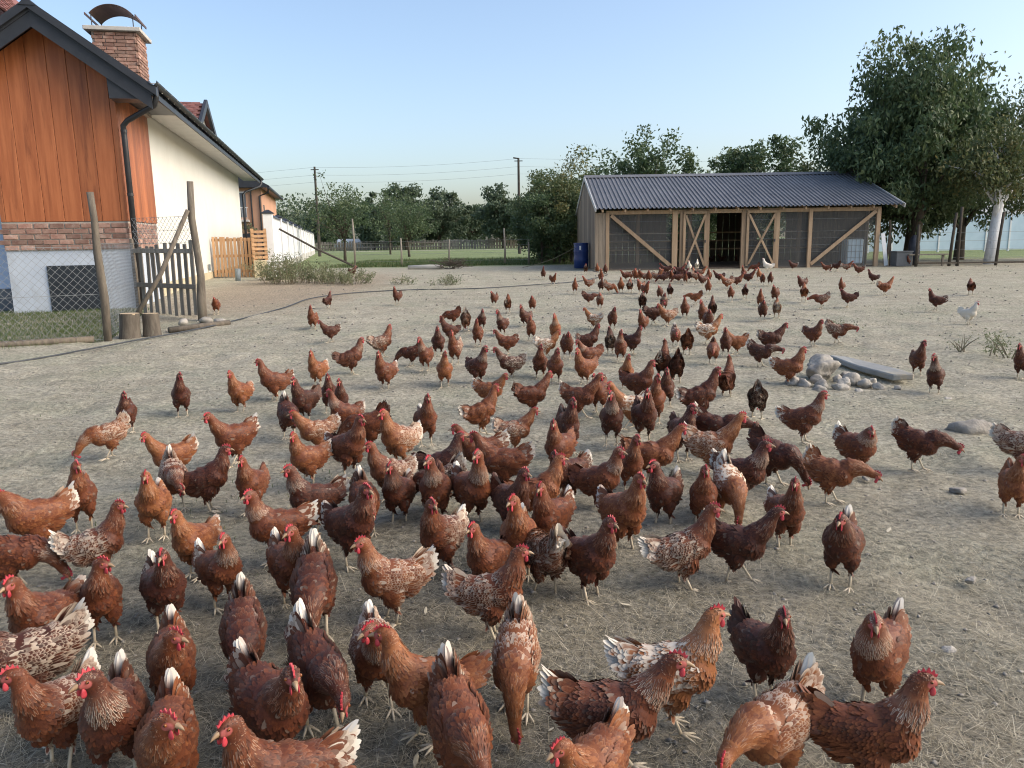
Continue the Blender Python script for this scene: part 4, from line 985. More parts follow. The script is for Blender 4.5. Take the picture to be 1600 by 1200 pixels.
# ------------------------------------------------------------------ stones in the yard
pile = [(3.26, 8.0, .235, .19, .18, 'large pale boulder topping the heap of stones'), (2.86, 7.70, .10, .09, .085, 'dark rough stone at the house side of the stone heap'), (2.93, 7.58, .085, .07, .06, 'small dark stone below the house side of the boulder'),
        (3.06, 7.48, .11, .085, .07, 'brownish stone below the large pale boulder'), (2.99, 7.36, .085, .06, .045, 'smooth egg-shaped stone at the very front of the heap'), (3.22, 7.38, .10, .075, .055, 'smooth flat pale stone at the middle foot of the heap'),
        (3.32, 7.58, .09, .08, .07, 'pale block-like stone touching the boulder foot'), (3.42, 7.64, .10, .09, .10, 'bluish broken stone between the boulder and the slab'), (3.52, 7.50, .11, .08, .06, 'slanting broken stone lying before the slab'),
        (3.60, 7.40, .07, .055, .045, 'small white chip of stone in front of the slab'), (3.66, 7.66, .08, .07, .06, 'small grey stone tucked under the slab edge'), (3.48, 7.86, .09, .08, .08, 'grey stone wedged high beside the boulder'),
        (3.36, 7.80, .07, .06, .06, 'little stone resting against the boulder side'), (3.36, 7.28, .055, .045, .03, 'tiny flat pebble at the front of the heap'), (3.12, 7.68, .09, .07, .07, 'stone half buried right under the boulder'), (3.76, 7.36, .05, .04, .03, 'lone chip beyond the slab end of the heap')]
for k, (x, y, a_, b_, c_, lb) in enumerate(pile):
    o = link('stone', stone_mesh('stone', 50 + k, a_, b_, c_, M['stone'], 4 if k == 0 else 3), None, (x, y, c_ * .55), (0, 0, k * 1.3 if k else .3)); tag(o, lb, 'stone', 'stones of the heap')
sb = MB(); n_ = 7
pl_ = [(3.74, 8.95), (3.92, 8.92), (4.10, 7.98), (4.06, 7.62), (3.86, 7.66), (3.78, 8.3)]
sl_o = MB().add([(x - 4.1, y - 8, .045 + .012 * math.sin(k)) for k, (x, y) in enumerate(pl_)] + [(x - 4.1, y - 8, .105 + .010 * math.cos(2 * k)) for k, (x, y) in enumerate(pl_)],
                [tuple(range(6))[::-1], tuple(range(6, 12))] + [(k, (k + 1) % 6, 6 + (k + 1) % 6, 6 + k) for k in range(6)]).build('stone_slab', M['slab'], None, bevel=.012, loc=(4.1, 8, 0.0))
tag(sl_o, 'long flat stone slab lying beyond the heap of stones', 'slab')
for k, (x, y, a_, lb) in enumerate(((3.54, 5.75, .20, 'flat pale stone sunk in the soil beyond the stooping hen'), (1.57, 2.56, .042, 'small pale pebble on the bare ground at the front'), (2.62, 4.32, .06, 'pale flat stone near the hen cut off by the frame edge'), (3.05, 4.1, .04, 'little white stone near the frame edge'),
                                 (2.0, 3.15, .035, 'white pebble between the lone front hens'), (2.2, 4.6, .03, 'tiny pale stone behind the hunched hen'), (-3.6, 5.0, .035, 'white pebble beyond the hens on the house side'), (4.0, 6.9, .05, 'loose pebble before the stone heap'))):
    o = link('stone', stone_mesh('stone', 80 + k, a_, a_ * .75, a_ * .5, M['stone'], 3), None, (x, y, a_ * .12), (0, 0, k)); tag(o, lb, 'stone')
r = np.random.RandomState(15)
vs_, fs_, sz_ = [], [], []
base = np.array([[1, 0, 0], [-1, 0, 0], [0, 1, 0], [0, -1, 0], [0, 0, 1], [0, 0, -1]], float); ft = np.array([[0, 2, 4], [2, 1, 4], [1, 3, 4], [3, 0, 4], [2, 0, 5], [1, 2, 5], [3, 1, 5], [0, 3, 5]])
N = 3200
py = 1.9 + 26 * r.rand(N) ** 1.7; px = (r.rand(N) * 2 - 1) * (1.2 + py * .7); s_ = r.uniform(.004, .014, N) * np.clip(py / 6, 1, 2.6)
kk = px > -6.2
px, py, s_ = px[kk], py[kk], s_[kk]; N = len(px)
sc = s_[:, None, None] * r.uniform(.6, 1.3, (N, 1, 3)) * np.array([1, 1, .6])
co = base[None] * sc * r.uniform(.8, 1.2, (N, 6, 1)) + np.stack([px, py, gz_np(py) + relief(px, py) + s_ * .2], 1)[:, None, :]
lp = (np.arange(N) * 6)[:, None, None] + ft[None]
o = link('gravel', np_mesh('gravel', co.reshape(-1, 3), lp, np.full(N * 8, 3), M['stone'], True)); tag(o, 'small loose stones and grit strewn over the yard', 'gravel', kind='stuff')

# moulted feathers lying about
r = np.random.RandomState(31); N = 260
py = 1.9 + 16 * r.rand(N) ** 1.6; px = (r.rand(N) * 2 - 1) * (1.1 + py * .6); an = r.rand(N) * 6.283
D_ = np.stack([np.cos(an), np.sin(an), .1 * r.rand(N)], 1); S_ = np.stack([-np.sin(an), np.cos(an), 0 * an], 1)
P_ = np.stack([px, py, gz_np(py) + relief(px, py) + .006], 1); L_ = r.uniform(.025, .06, N)[:, None]; U_ = np.array([0, 0, 1.0])
rows = [P_, P_ + D_ * L_ * .3 + S_ * L_ * .13 + U_ * .003, P_ + D_ * L_ * .75 + S_ * L_ * .12 + U_ * .006, P_ + D_ * L_ + U_ * .008, P_ + D_ * L_ * .75 - S_ * L_ * .12 + U_ * .004, P_ + D_ * L_ * .3 - S_ * L_ * .13 + U_ * .002]
o = link('moulted_feathers', np_mesh('moulted_feathers', np.stack(rows, 1).reshape(-1, 3), (np.arange(N) * 6)[:, None] + np.arange(6), np.full(N, 6), M['straw'], False, {'fr': np.repeat(.6 + .4 * r.rand(N), 6)}))
tag(o, 'small pale moulted feathers strewn about the yard', 'feathers', kind='stuff')

# ------------------------------------------------------------------ right-hand side beyond the coop
of = empty('orchard_fence', (17, 28.2, .33), 0, 'low wire and pole fence along the orchard behind the yard', 'fence')
for k, (x_, h) in enumerate(((14.75, 1.5), (15.95, 1.9), (16.25, 2.1), (17.65, 1.9), (19.3, 1.6))):
    rough_post('post', [(x_ - 17, 0, -.1), (x_ - 17 + .05 * (k % 2), 0, h * .5), (x_ - 17 + .12 * (k % 2), 0, h)], .055, .045, M['bark'], of, 60 + k, 7)
wr = MB()
for z in (.3, .6, .9, 1.2): wr.bar((-2.3, 0, z), (6, 0, z), .008, .008)
o = wr.build('strand_wire', M['wire'], of); o['kind'] = 'stuff'
MB().bar((-2.2, -.02, .12), (5, -.02, .10), .06, .06).build('foot_log', M['bark'], of)
bch = empty('plank_bench', (15.35, 28.6, .33), .05, 'low plank bench on thin legs under the cherry tree', 'bench')
MB().bar((-.75, 0, .42), (.75, 0, .42), .25, .04).build('seat', M['greywood'], bch)
for x_ in (-.6, .6): MB().bar((x_, 0, 0), (x_, 0, .40), .08, .06, (0, 1, 0)).build('leg', M['greywood'], bch)
cr = empty('plastic_crate', (14.45, 28.7, .35), .1, 'grey plastic crate on the ground by the coop corner', 'crate')
MB().box(-.3, .3, -.2, .2, 0, .03).build('bottom', M['crate'], cr)
for x0_, x1_, y0_, y1_ in ((-.3, .3, -.2, -.18), (-.3, .3, .18, .2), (-.3, -.28, -.178, .178), (.28, .3, -.178, .178)):
    MB().box(x0_, x1_, y0_, y1_, .031, .5).build('side', M['crate'], cr)
MB().box(-.33, .33, -.23, .23, .5, .54).build('rim', M['crate'], cr, bevel=.01)
tp = empty('covered_bundle', (15.2, 29.3, .33), 0, 'dark tarpaulin-wrapped bundle standing under the cherry tree', 'bundle')
bm = bmesh.new(); bmesh.ops.create_uvsphere(bm, u_segments=18, v_segments=14, radius=1)
for v in bm.verts:
    d = v.co.copy(); k_ = 1 + .10 * math.sin(6 * math.atan2(d.y, d.x) + 3 * d.z) + .06 * math.sin(11 * math.atan2(d.y, d.x))
    v.co = Vector((d.x * .21 * k_, d.y * .2 * k_, .56 + d.z * .58))
for f in bm.faces: f.smooth = True
me = bpy.data.meshes.new('cover'); bm.to_mesh(me); bm.free(); me.materials.append(M['tarp']); link('cover', me, tp)
MB().tube([(-.23, 0, .62), (0, -.22, .60), (.23, 0, .62), (0, .22, .63), (-.23, 0, .62)], .012, 5).build('tie', M['straw'], tp)
for k, (x_, y_, l_) in enumerate(((14.15, 29.2, 1.5), (14.35, 29.3, 1.7))):
    o = MB().bar((x_, y_, .33), (x_ + .12 - .2 * k, y_ + .1, .33 + l_), .07, .05, (0, 1, 0)).build('stake', M['bark'], None); tag(o, ['shorter', 'taller'][k] + ' dark stake standing beside the coop corner', 'stake', 'stakes at the coop corner')
pb = empty('panel_fence', (32, 50, .33), 0, 'pale blue panel fence closing the orchard behind the trees', 'fence')
for k in range(16): MB().box(-12 + k * 1.5, -10.53 + k * 1.5, -.02, .02, .1, 2.3).build('panel', M['tank'], pb)
for k in range(17): MB().box(-12.06 + k * 1.5, -11.97 + k * 1.5, -.06, .06, 0, 2.4).build('post', M['white'], pb)
rh = empty('orchard_house', (40, 62, .3), 0, 'white house with orange tiled roof glimpsed between the trees', 'house')
MB().box(-5, 6, 0, 9, 0, 5.2).build('wall', M['white'], rh)
M['orange'] = pm('orange_tile', (.36, .14, .07), (.45, .19, .10), 3, .7, .2, vary=.1)
MB().add([(-5.6, -.6, 5), (6.6, -.6, 5), (6.6, 9.6, 5), (-5.6, 9.6, 5), (-5.6, 4.5, 8.2), (6.6, 4.5, 8.2)], [(0, 1, 5, 4), (2, 3, 4, 5), (1, 2, 5), (3, 0, 4), (0, 3, 2, 1)]).build('roof', M['orange'], rh)
# ------------------------------------------------------------------ hens
def rot_y(p, ang, c):
    v = Vector(p) - Vector(c); return Matrix.Rotation(ang, 3, 'Y') @ v + Vector(c)

POSES = {
    # neck path points (x, z), neck radii, head pitch, body pitch (rad, nose down positive), tail lift
    'u': dict(neck=[(.070, .275), (.102, .330), (.112, .380), (.120, .420)], rad=[.066, .050, .036, .027], hp=0.05, bp=-.28, tail=.62),
    'w': dict(neck=[(.085, .264), (.128, .310), (.152, .352), (.168, .386)], rad=[.064, .048, .035, .027], hp=0.10, bp=-.10, tail=.55),
    's': dict(neck=[(.072, .266), (.100, .304), (.114, .338), (.126, .364)], rad=[.068, .056, .042, .028], hp=0.10, bp=-.18, tail=.75),
    'l': dict(neck=[(.110, .250), (.170, .255), (.215, .245), (.250, .228)], rad=[.064, .047, .035, .027], hp=0.55, bp=.16, tail=.62),
    'p': dict(neck=[(.115, .222), (.170, .180), (.205, .130), (.222, .082)], rad=[.064, .047, .034, .026], hp=1.15, bp=.30, tail=.62),
}
def ellipsoid(bm, c, r, q=None, sub=2):
    mt = Matrix.Translation(c) @ (q.to_matrix().to_4x4() if q else Matrix()) @ Matrix.Diagonal((*r, 1))
    bmesh.ops.create_icosphere(bm, subdivisions=sub, radius=1.0, matrix=mt)

def feather_cards(P, N_, T, L, Wd, fr, lift=0.004, root=0.003, blunt=False):
    """P points, N_ normals, T flow directions (tangent), lengths L, widths Wd -> verts, faces(quads+tri), vv, uu"""
    S = np.cross(N_, T); S /= np.maximum(np.linalg.norm(S, axis=1, keepdims=True), 1e-6)
    L_, w = L[:, None], Wd[:, None] / 2
    def at(v, u, h): return P + T * L_ * v + S * w * u + N_ * (h + 0 * L_)
    rows = [(-.25, .45, -root), (.25, 1.0, lift * .3), (.62, .92, lift * .75), (.88, .5, lift)]
    if blunt: rows = [(-.1, .6, -root), (.35, .95, lift * .3), (.70, .88, lift * .75), (.93, .5, lift)]
    cs, vv, uu, nn = [], [], [], []
    for v, u, h in rows:
        for sg in (-1, 1): cs.append(at(v, sg * u, h - (root * .9 if abs(u) > .6 else 0))); vv.append(v); uu.append(sg)
    cs.append(at(1.0, 0, lift)); vv.append(1.0); uu.append(0)
    m = len(cs); n_ = len(P)
    co = np.stack(cs, 1).reshape(-1, 3)
    f = []
    for k in range(3): f.append([2 * k + 1, 2 * k, 2 * k + 2, 2 * k + 3])
    b_ = (np.arange(n_) * m)[:, None]
    lp = np.concatenate([b_ + np.array(q) for q in f] + [b_ + np.array([7, 6, 8])], 1).ravel()
    return co, lp, np.tile([4, 4, 4, 3], n_), np.tile(np.clip(vv, 0, 1), n_), np.tile(uu, n_), np.repeat(fr, m), np.repeat(N_, m, 0), m

def set_normals(me, nrm, blend=.65):
    vn = np.empty(len(me.vertices) * 3, np.float32); me.vertices.foreach_get('normal', vn); vn = vn.reshape(-1, 3)
    sg = np.sign((vn * nrm).sum(1, keepdims=True)); sg[sg == 0] = 1
    q = nrm * blend + vn * sg * (1 - blend); q /= np.maximum(np.linalg.norm(q, axis=1, keepdims=True), 1e-6)
    me.polygons.foreach_set('use_smooth', np.ones(len(me.polygons), bool))
    me.normals_split_custom_set_from_vertices(q.tolist())

def make_proto(pose, turn, seed):
    ps = dict(POSES[pose]); r = np.random.RandomState(seed); rr = random.Random(seed)
    hip = Vector((-.01, 0, .20)); bp = ps['bp'] + rr.uniform(-.10, .10); fat = rr.uniform(.92, 1.08); ps['tail'] += rr.uniform(-.22, .18)
    def B(p): return rot_y(p, bp, hip)
    qb = Matrix.Rotation(bp, 3, 'Y').to_quaternion()
    neck = [Vector((x, 0, z)) for x, z in ps['neck']]
    j = rr.uniform(-.020, .016)
    neck = [neck[0]] + [p + Vector((j * .4, 0, j)) * (i + 1) / 3 for i, p in enumerate(neck[1:])]
    yaw = {'0': rr.uniform(-.25, .25), 'L': .95, 'R': -.95, 'a': .45, 'b': -.45}[turn]
    sway = math.sin(yaw) * .022
    neck = [neck[0], neck[1] + Vector((0, sway * .4, 0)), neck[2] + Vector((0, sway * .8, 0)), neck[3] + Vector((0, sway, 0))]
    hq = (Matrix.Rotation(yaw, 3, 'Z') @ Matrix.Rotation(ps['hp'], 3, 'Y'))
    head_c = neck[3] + hq @ Vector((.012, 0, .006))
    def Hd(x, y, z): return head_c + hq @ Vector((x, y, z))
    # --- one continuous body: blended volumes, voxel-remeshed and smoothed
    bm = bmesh.new()
    ellipsoid(bm, B((.000, 0, .222)), (.116, .080 * fat, .080), qb)
    ellipsoid(bm, B((.065, 0, .218)), (.076, .074 * fat, .083), qb)
    ellipsoid(bm, B((.078, 0, .248)), (.058, .062, .066), qb)
    ellipsoid(bm, B((-.075, 0, .238)), (.078, .064 * fat, .064), qb)
    ellipsoid(bm, B((-.050, 0, .180)), (.078, .068 * fat, .056), qb)
    ellipsoid(bm, B((-.088, 0, .192)), (.046, .048, .046), qb)
    ellipsoid(bm, B((-.132, 0, .268)), (.046, .030, .040), qb)
    for sy in (-1, 1):
        ellipsoid(bm, B((.005, sy * .040, .152)), (.046, .032, .058), qb)
        ellipsoid(bm, (.002, sy * .039, .112), (.017, .0145, .034))
    path = []
    for i in range(3):
        for t in (0, .33, .67): path.append((neck[i].lerp(neck[i + 1], t), ps['rad'][i] + (ps['rad'][i + 1] - ps['rad'][i]) * t))
    path.append((neck[3], ps['rad'][3]))
    for p, rd in path: ellipsoid(bm, p, (rd, rd * .88, rd))
    hq_q = hq.to_quaternion()
    ellipsoid(bm, Hd(.004, 0, .002), (.033, .0225, .0255), hq_q)
    ellipsoid(bm, Hd(.024, 0, -.004), (.020, .0155, .016), hq_q)
    me0 = bpy.data.meshes.new('tmp'); bm.to_mesh(me0); bm.free()
    o = bpy.data.objects.new('tmp', me0); col.objects.link(o)
    rm = o.modifiers.new('r', 'REMESH'); rm.mode = 'VOXEL'; rm.voxel_size = .0075
    sm = o.modifiers.new('s', 'SMOOTH'); sm.factor = .5; sm.iterations = 5
    dg = bpy.context.evaluated_depsgraph_get()
    me = bpy.data.meshes.new_from_object(o.evaluated_get(dg))
    bpy.data.objects.remove(o); bpy.data.meshes.remove(me0)
    me.name = 'hen_body'
    nv = len(me.vertices); V = np.empty(nv * 3, np.float32); me.vertices.foreach_get('co', V); V = V.reshape(-1, 3).astype(float)
    hc = np.array(head_c); hR = np.array(hq)
    inv = np.array(qb.inverted().to_matrix()); hp_ = np.array(hip)
    npts = np.array([np.array(p) for p, _ in path]); 
    def regions(Q):
        """per point: back, tail, neck, head-face weights and the feather flow"""
        lb = (Q - hp_) @ inv.T + hp_                      # in body axes
        hl = (Q - hc) @ hR                                # in head axes
        dn = np.linalg.norm(Q[:, None, :] - npts[None], axis=2); ni = dn.argmin(1); nd = dn.min(1)
        rn_ = np.clip((ni - 1.0) / 2.5, 0, 1) * np.clip(1.35 - nd / .07, 0, 1)
        rt = np.clip((-lb[:, 0] - .10) / .07, 0, 1) * np.clip((lb[:, 2] - .17) / .06, 0, 1)
        rb = np.clip((lb[:, 2] - .17) / .05, 0, 1) * np.clip((.11 - lb[:, 0]) / .06, 0, 1) * (1 - rn_)
        belly = np.clip((-lb[:, 0] + .02) / .06, 0, 1) * np.clip((.20 - lb[:, 2]) / .05, 0, 1)
        rb = np.maximum(rb, belly * .9)
        hd = np.linalg.norm(hl, axis=1)
        face = np.exp(-(((hl[:, 0] - .020) / .017) ** 2 + ((hl[:, 2] + .003) / .016) ** 2)) * (hd < .06)
        # flow
        T = np.zeros_like(Q); T[:, 0] = -1; T[:, 2] = np.clip((lb[:, 0] - .03) / .08, 0, 1) * -.9 - .18
        T[:, 2] += np.clip((-lb[:, 0] - .09) / .06, 0, 1) * .5 * (lb[:, 2] > .22)
        T = T @ np.array(qb.to_matrix()).T
        ndir = np.zeros_like(npts); ndir[1:] = npts[:-1] - npts[1:]; ndir[0] = ndir[1]
        ndir /= np.linalg.norm(ndir, axis=1, keepdims=True)
        wn_ = np.clip((ni - .5) / 2.0, 0, 1)[:, None] * np.clip(1.5 - nd / .06, 0, 1)[:, None]
        T = T * (1 - wn_) + ndir[ni] * wn_
        hback = hR @ np.array([-1, 0, -.25]); wh = np.clip((.038 - hd) / .012, 0, 1)[:, None]
        T = T * (1 - wh) + hback * wh
        low = np.clip((.14 - Q[:, 2]) / .04, 0, 1)[:, None] * (nd > .09)[:, None]
        T = T * (1 - low) + np.array([-.35, 0, -1]) * low
        return rb, rt, rn_, face, belly, T, ni, nd, hd
    rb, rt, rn_, face, belly, T, ni, nd, hd = regions(V)
    under = np.clip((.20 - V[:, 2]) / .1, 0, 1) * 0
    for k, v in (('fr', np.full(nv, .5)), ('rb', rb), ('rt', rt), ('rn', rn_), ('rf', face), ('re', (hd < .05) * .6), ('vv', np.full(nv, .4))):
        at = me.attributes.new(k, 'FLOAT', 'POINT'); at.data.foreach_set('value', np.asarray(v, np.float32))
    me.materials.clear(); me.materials.append(M['plume'])
    me.polygons.foreach_set('use_smooth', np.ones(len(me.polygons), bool))
    # --- feathers laid over it like shingles
    me.calc_loop_triangles()
    tri = np.empty(len(me.loop_triangles) * 3, np.int32); me.loop_triangles.foreach_get('vertices', tri); tri = tri.reshape(-1, 3)
    VN = np.empty(nv * 3, np.float32); me.vertices.foreach_get('normal', VN); VN = VN.reshape(-1, 3).astype(float)
    a_, b_, c_ = V[tri[:, 0]], V[tri[:, 1]], V[tri[:, 2]]
    ar = np.linalg.norm(np.cross(b_ - a_, c_ - a_), axis=1)
    nS = 14000; ti = r.choice(len(tri), nS, p=ar / ar.sum()); u_, v_ = r.rand(nS), r.rand(nS); fl = u_ + v_ > 1; u_[fl] = 1 - u_[fl]; v_[fl] = 1 - v_[fl]
    Q = a_[ti] + (b_[ti] - a_[ti]) * u_[:, None] + (c_[ti] - a_[ti]) * v_[:, None]
    Nn = VN[tri[ti, 0]] * (1 - u_ - v_)[:, None] + VN[tri[ti, 1]] * u_[:, None] + VN[tri[ti, 2]] * v_[:, None]
    Nn /= np.linalg.norm(Nn, axis=1, keepdims=True)
    rb, rt, rn_, face, belly, T, ni, nd, hd = regions(Q)
    T = T - Nn * (T * Nn).sum(1, keepdims=True); T /= np.maximum(np.linalg.norm(T, axis=1, keepdims=True), 1e-6)
    isneck = (rn_ > .35); ishead = hd < .042
    L_ = np.where(ishead, .012, np.where(isneck, .034, np.where(belly > .5, .036, np.where(rb > .5, .031, .027)))) * r.uniform(.8, 1.25, nS)
    W_ = np.where(ishead, .007, np.where(isneck, .0085, np.where(belly > .5, .016, .0175))) * r.uniform(.8, 1.2, nS)
    gap = np.where(ishead, .0042, np.where(isneck, .0062, .0085))
    ok = (face < .30) & (Q[:, 2] > .075)
    grid = {}; keep = []
    for i in range(nS):
        if not ok[i]: continue
        p = Q[i]; g = gap[i]; key = (int(p[0] / .0105 + 100), int(p[1] / .0105 + 100), int(p[2] / .0105 + 100)); hit = False
        for dx in (-1, 0, 1):
            for dy in (-1, 0, 1):
                for dz in (-1, 0, 1):
                    for q_ in grid.get((key[0] + dx, key[1] + dy, key[2] + dz), ()):
                        e_ = p - q_
                        if e_[0] * e_[0] + e_[1] * e_[1] + e_[2] * e_[2] < g * g: hit = True; break
                    if hit: break
                if hit: break
            if hit: break
        if hit: continue
        grid.setdefault(key, []).append(p); keep.append(i)
    kp = np.array(keep)
    jt = T[kp] + r.randn(len(kp), 3) * .16; jt -= Nn[kp] * (jt * Nn[kp]).sum(1, keepdims=True); jt /= np.linalg.norm(jt, axis=1, keepdims=True)
    lift = np.where(ishead[kp], .0015, np.where(belly[kp] > .5, .006, .0032))[:, None]
    fr = r.rand(len(kp))
    co, lp, sz, vv, uu, frr, nrm, m = feather_cards(Q[kp], Nn[kp], jt, L_[kp], W_[kp], fr, lift, .002)
    at = {'fr': frr, 'vv': vv, 'uu': uu, 'rb': np.repeat(rb[kp], m), 'rt': np.repeat(rt[kp], m), 'rn': np.repeat(np.where(isneck, rn_, 0)[kp], m), 're': np.repeat((hd[kp] < .05) * .6, m)}
    pl = np_mesh('hen_plumage', co, lp, sz, M['plume'], True, at); set_normals(pl, nrm, .82)
    # --- folded wings
    wings = []
    from mathutils.bvhtree import BVHTree
    bvh = BVHTree.FromPolygons([tuple(v) for v in V], [tuple(t) for t in tri])
    for sy in (-1, 1):
        Pw, Nw, Tw, Lw, Ww, fw_ = [], [], [], [], [], []
        ax = qb @ Vector((-.97, 0, .10)).normalized()
        for row in range(11):
            for k in range(17):
                sx = .070 - k * .0120 + (row % 2) * .008; hz_ = (row - 5) / 5.0
                lim = 1.0 - ((sx + .02) / .12) ** 2
                if lim < 0.05 or abs(hz_) > lim ** .5 + .1: continue
                zc = .226 + hz_ * .046 - sx * .05
                # on the flank of the body
                hit = bvh.ray_cast(B((sx, sy * .3, zc)), qb @ Vector((0, -sy, 0)))
                if hit[0] is None: continue
                nrm_ = (hit[1] + Vector((0, sy * .35, 0))).normalized(); p = hit[0] + nrm_ * .005
                prim = (row <= 4 and k > 8)
                Pw.append(p); Nw.append(nrm_); Tw.append((ax + Vector((0, 0, rr.uniform(-.10, .04)))).normalized())
                Lw.append((.062 if prim else .030) * rr.uniform(.85, 1.15)); Ww.append((.014 if prim else .0165) * rr.uniform(.9, 1.1)); fw_.append(rr.random())
        Pw, Nw, Tw = np.array(Pw), np.array(Nw), np.array(Tw)
        Tw -= Nw * (Tw * Nw).sum(1, keepdims=True); Tw /= np.linalg.norm(Tw, axis=1, keepdims=True)
        co, lp, sz, vv, uu, frr, nrm, m = feather_cards(Pw, Nw, Tw, np.array(Lw), np.array(Ww), np.array(fw_), .005, .003)
        nn = len(co)
        w = np_mesh('hen_wing', co, lp, sz, M['plume'], True, {'fr': frr, 'vv': vv, 'uu': uu, 'rb': np.full(nn, .75), 'rt': np.zeros(nn), 're': np.full(nn, .15)}); set_normals(w, nrm, .82)
        wings.append(w)
    # --- tail: a narrow upright tent of broad feathers
    Pt, Nt, Tt, Lt, Wt, ft_ = [], [], [], [], [], []
    tl = ps['tail']
    for k in range(16):
        s_ = -1 if k % 2 else 1; q_ = (k // 2) / 7.0
        ang = tl + .22 - q_ * .55
        d = qb @ Vector((-math.cos(ang), s_ * (.015 + .11 * q_), math.sin(ang))).normalized()
        phi = .30 + 1.15 * q_
        nrm_ = (Vector((0, s_ * math.sin(phi), 0)) + qb @ Vector((math.sin(ang), 0, math.cos(ang))) * math.cos(phi)).normalized()
        base = B((-.122 - .01 * q_, s_ * (.003 + .016 * q_), .294 - .045 * q_))
        Pt.append(base); Nt.append(nrm_); Tt.append(d); Lt.append((.092 - .020 * q_) * rr.uniform(.88, 1.1)); Wt.append(.026 * rr.uniform(.9, 1.1)); ft_.append(rr.random() * .6)
    for k in range(90):
        s_ = rr.choice((-1, 1)); q_ = rr.random(); ang = tl + .12 - q_ * .55
        d = qb @ Vector((-math.cos(ang), s_ * .10, math.sin(ang))).normalized()
        base = B((-.088 - .045 * rr.random(), s_ * (.012 + .035 * q_), .305 - .07 * q_))
        Pt.append(base); Nt.append((Vector((0, s_ * .9, .4))).normalized()); Tt.append(d); Lt.append(.055 * rr.uniform(.8, 1.2)); Wt.append(.022); ft_.append(rr.random())
    Pt, Nt, Tt = np.array(Pt), np.array(Nt), np.array(Tt)
    Nt -= Tt * (Nt * Tt).sum(1, keepdims=True); Nt /= np.linalg.norm(Nt, axis=1, keepdims=True)
    co, lp, sz, vv, uu, frr, nrm, m = feather_cards(Pt, Nt, Tt, np.array(Lt), np.array(Wt), np.array(ft_), .003, .001, True)
    nn = len(co); rtv = np.concatenate([np.full(16 * m, 1.0), np.full(nn - 16 * m, .40)])
    tail = np_mesh('hen_tail', co, lp, sz, M['plume'], True, {'fr': frr, 'vv': vv, 'uu': uu, 'rb': np.full(nn, .8), 'rt': rtv, 're': np.full(nn, .1)}); set_normals(tail, nrm, .35)
    # --- comb, wattles, beak, eyes
    cb = MB(); prof_ = [(.034, .014), (.036, .023), (.030, .021), (.026, .034), (.019, .025), (.012, .040), (.005, .027), (-.003, .037), (-.008, .024), (-.016, .029), (-.018, .018), (-.008, .018), (.012, .018)]
    flop = rr.uniform(-.006, .006)
    vs_ = []
    for sy in (-.0022, .0022):
        for x, z in prof_: vs_.append(Hd(x, sy + flop * max(0, z - .02) / .025, z))
    m_ = len(prof_)
    cb.add(vs_, [tuple(range(m_)), tuple(range(2 * m_ - 1, m_ - 1, -1))] + [(k, k + m_, (k + 1) % m_ + m_, (k + 1) % m_) for k in range(m_)])
    comb = cb.mesh('hen_comb', M['comb'])
    watt = []
    for sy in (-1, 1):
        bm = bmesh.new(); bmesh.ops.create_icosphere(bm, subdivisions=2, radius=1)
        for v in bm.verts:
            z = v.co.z; s_ = 1 - .35 * z
            v.co = Vector(Hd(.026 + v.co.x * .0085 * s_, sy * (.009 + .001) + v.co.y * .0032, -.026 + z * .0155))
        for f in bm.faces: f.smooth = True
        w = bpy.data.meshes.new('hen_wattle'); bm.to_mesh(w); bm.free(); w.materials.append(M['comb']); watt.append(w)
    bk = MB(); ring = []
    for x, ry_, rz_v, zc in ((.034, .0085, .0085, -.001), (.044, .0065, .0070, -.002), (.054, .0035, .0040, -.0055), (.060, .0008, .0010, -.0095)):
        ring += [Hd(x, math.cos(k * math.pi / 4) * ry_, zc + math.sin(k * math.pi / 4) * rz_v) for k in range(8)]
    bk.add(ring, [(i * 8 + k, i * 8 + (k + 1) % 8, (i + 1) * 8 + (k + 1) % 8, (i + 1) * 8 + k) for i in range(3) for k in range(8)] + [tuple(range(24, 32))])
    beak = bk.mesh('hen_beak', M['beak'], True)
    eyes = [(Hd(.016, sy * .0195, .005), yaw, ps['hp']) for sy in (-1, 1)]
    # --- legs with three front toes and a hind toe
    legs = []
    stride = {'w': .055, 'l': .03, 'p': .03}.get(pose, rr.uniform(-.02, .025))
    for sy in (-1, 1):
        lg = MB(); fx = .012 + sy * stride; fy = sy * .041
        knee = Vector((.002, sy * .039, .118)); hock = Vector((-.010 + sy * stride * .3, sy * .040, .092)); ank = Vector((fx, fy, .012))
        lg.tube([knee, hock, hock.lerp(ank, .5), ank], [.010, .0078, .0062, .0066], 7)
        for ang, l_ in ((0, .052), (.55, .044), (-.55, .044), (math.pi + .2 * sy, .022)):
            d = Vector((math.cos(ang), math.sin(ang), 0)); up_ = Vector((0, 0, 1))
            lg.tube([ank, ank + d * l_ * .4 + up_ * .000, ank + d * l_ * .75 - up_ * .004, ank + d * l_ - up_ * .006, ank + d * (l_ + .012) - up_ * .010], [.0058, .0052, .0046, .0036, .0008], 6)
        legs.append(lg.mesh('hen_leg', M['leg'], True))
    return dict(body=me, plumage=pl, wings=wings, tail=tail, comb=comb, wattles=watt, beak=beak, eyes=eyes, legs=legs)

bm = bmesh.new(); bmesh.ops.create_uvsphere(bm, u_segments=12, v_segments=8, radius=.0046)
for f in bm.faces: f.smooth = True
eye_me = bpy.data.meshes.new('hen_eye'); bm.to_mesh(eye_me); bm.free(); eye_me.materials.append(M['eye'])

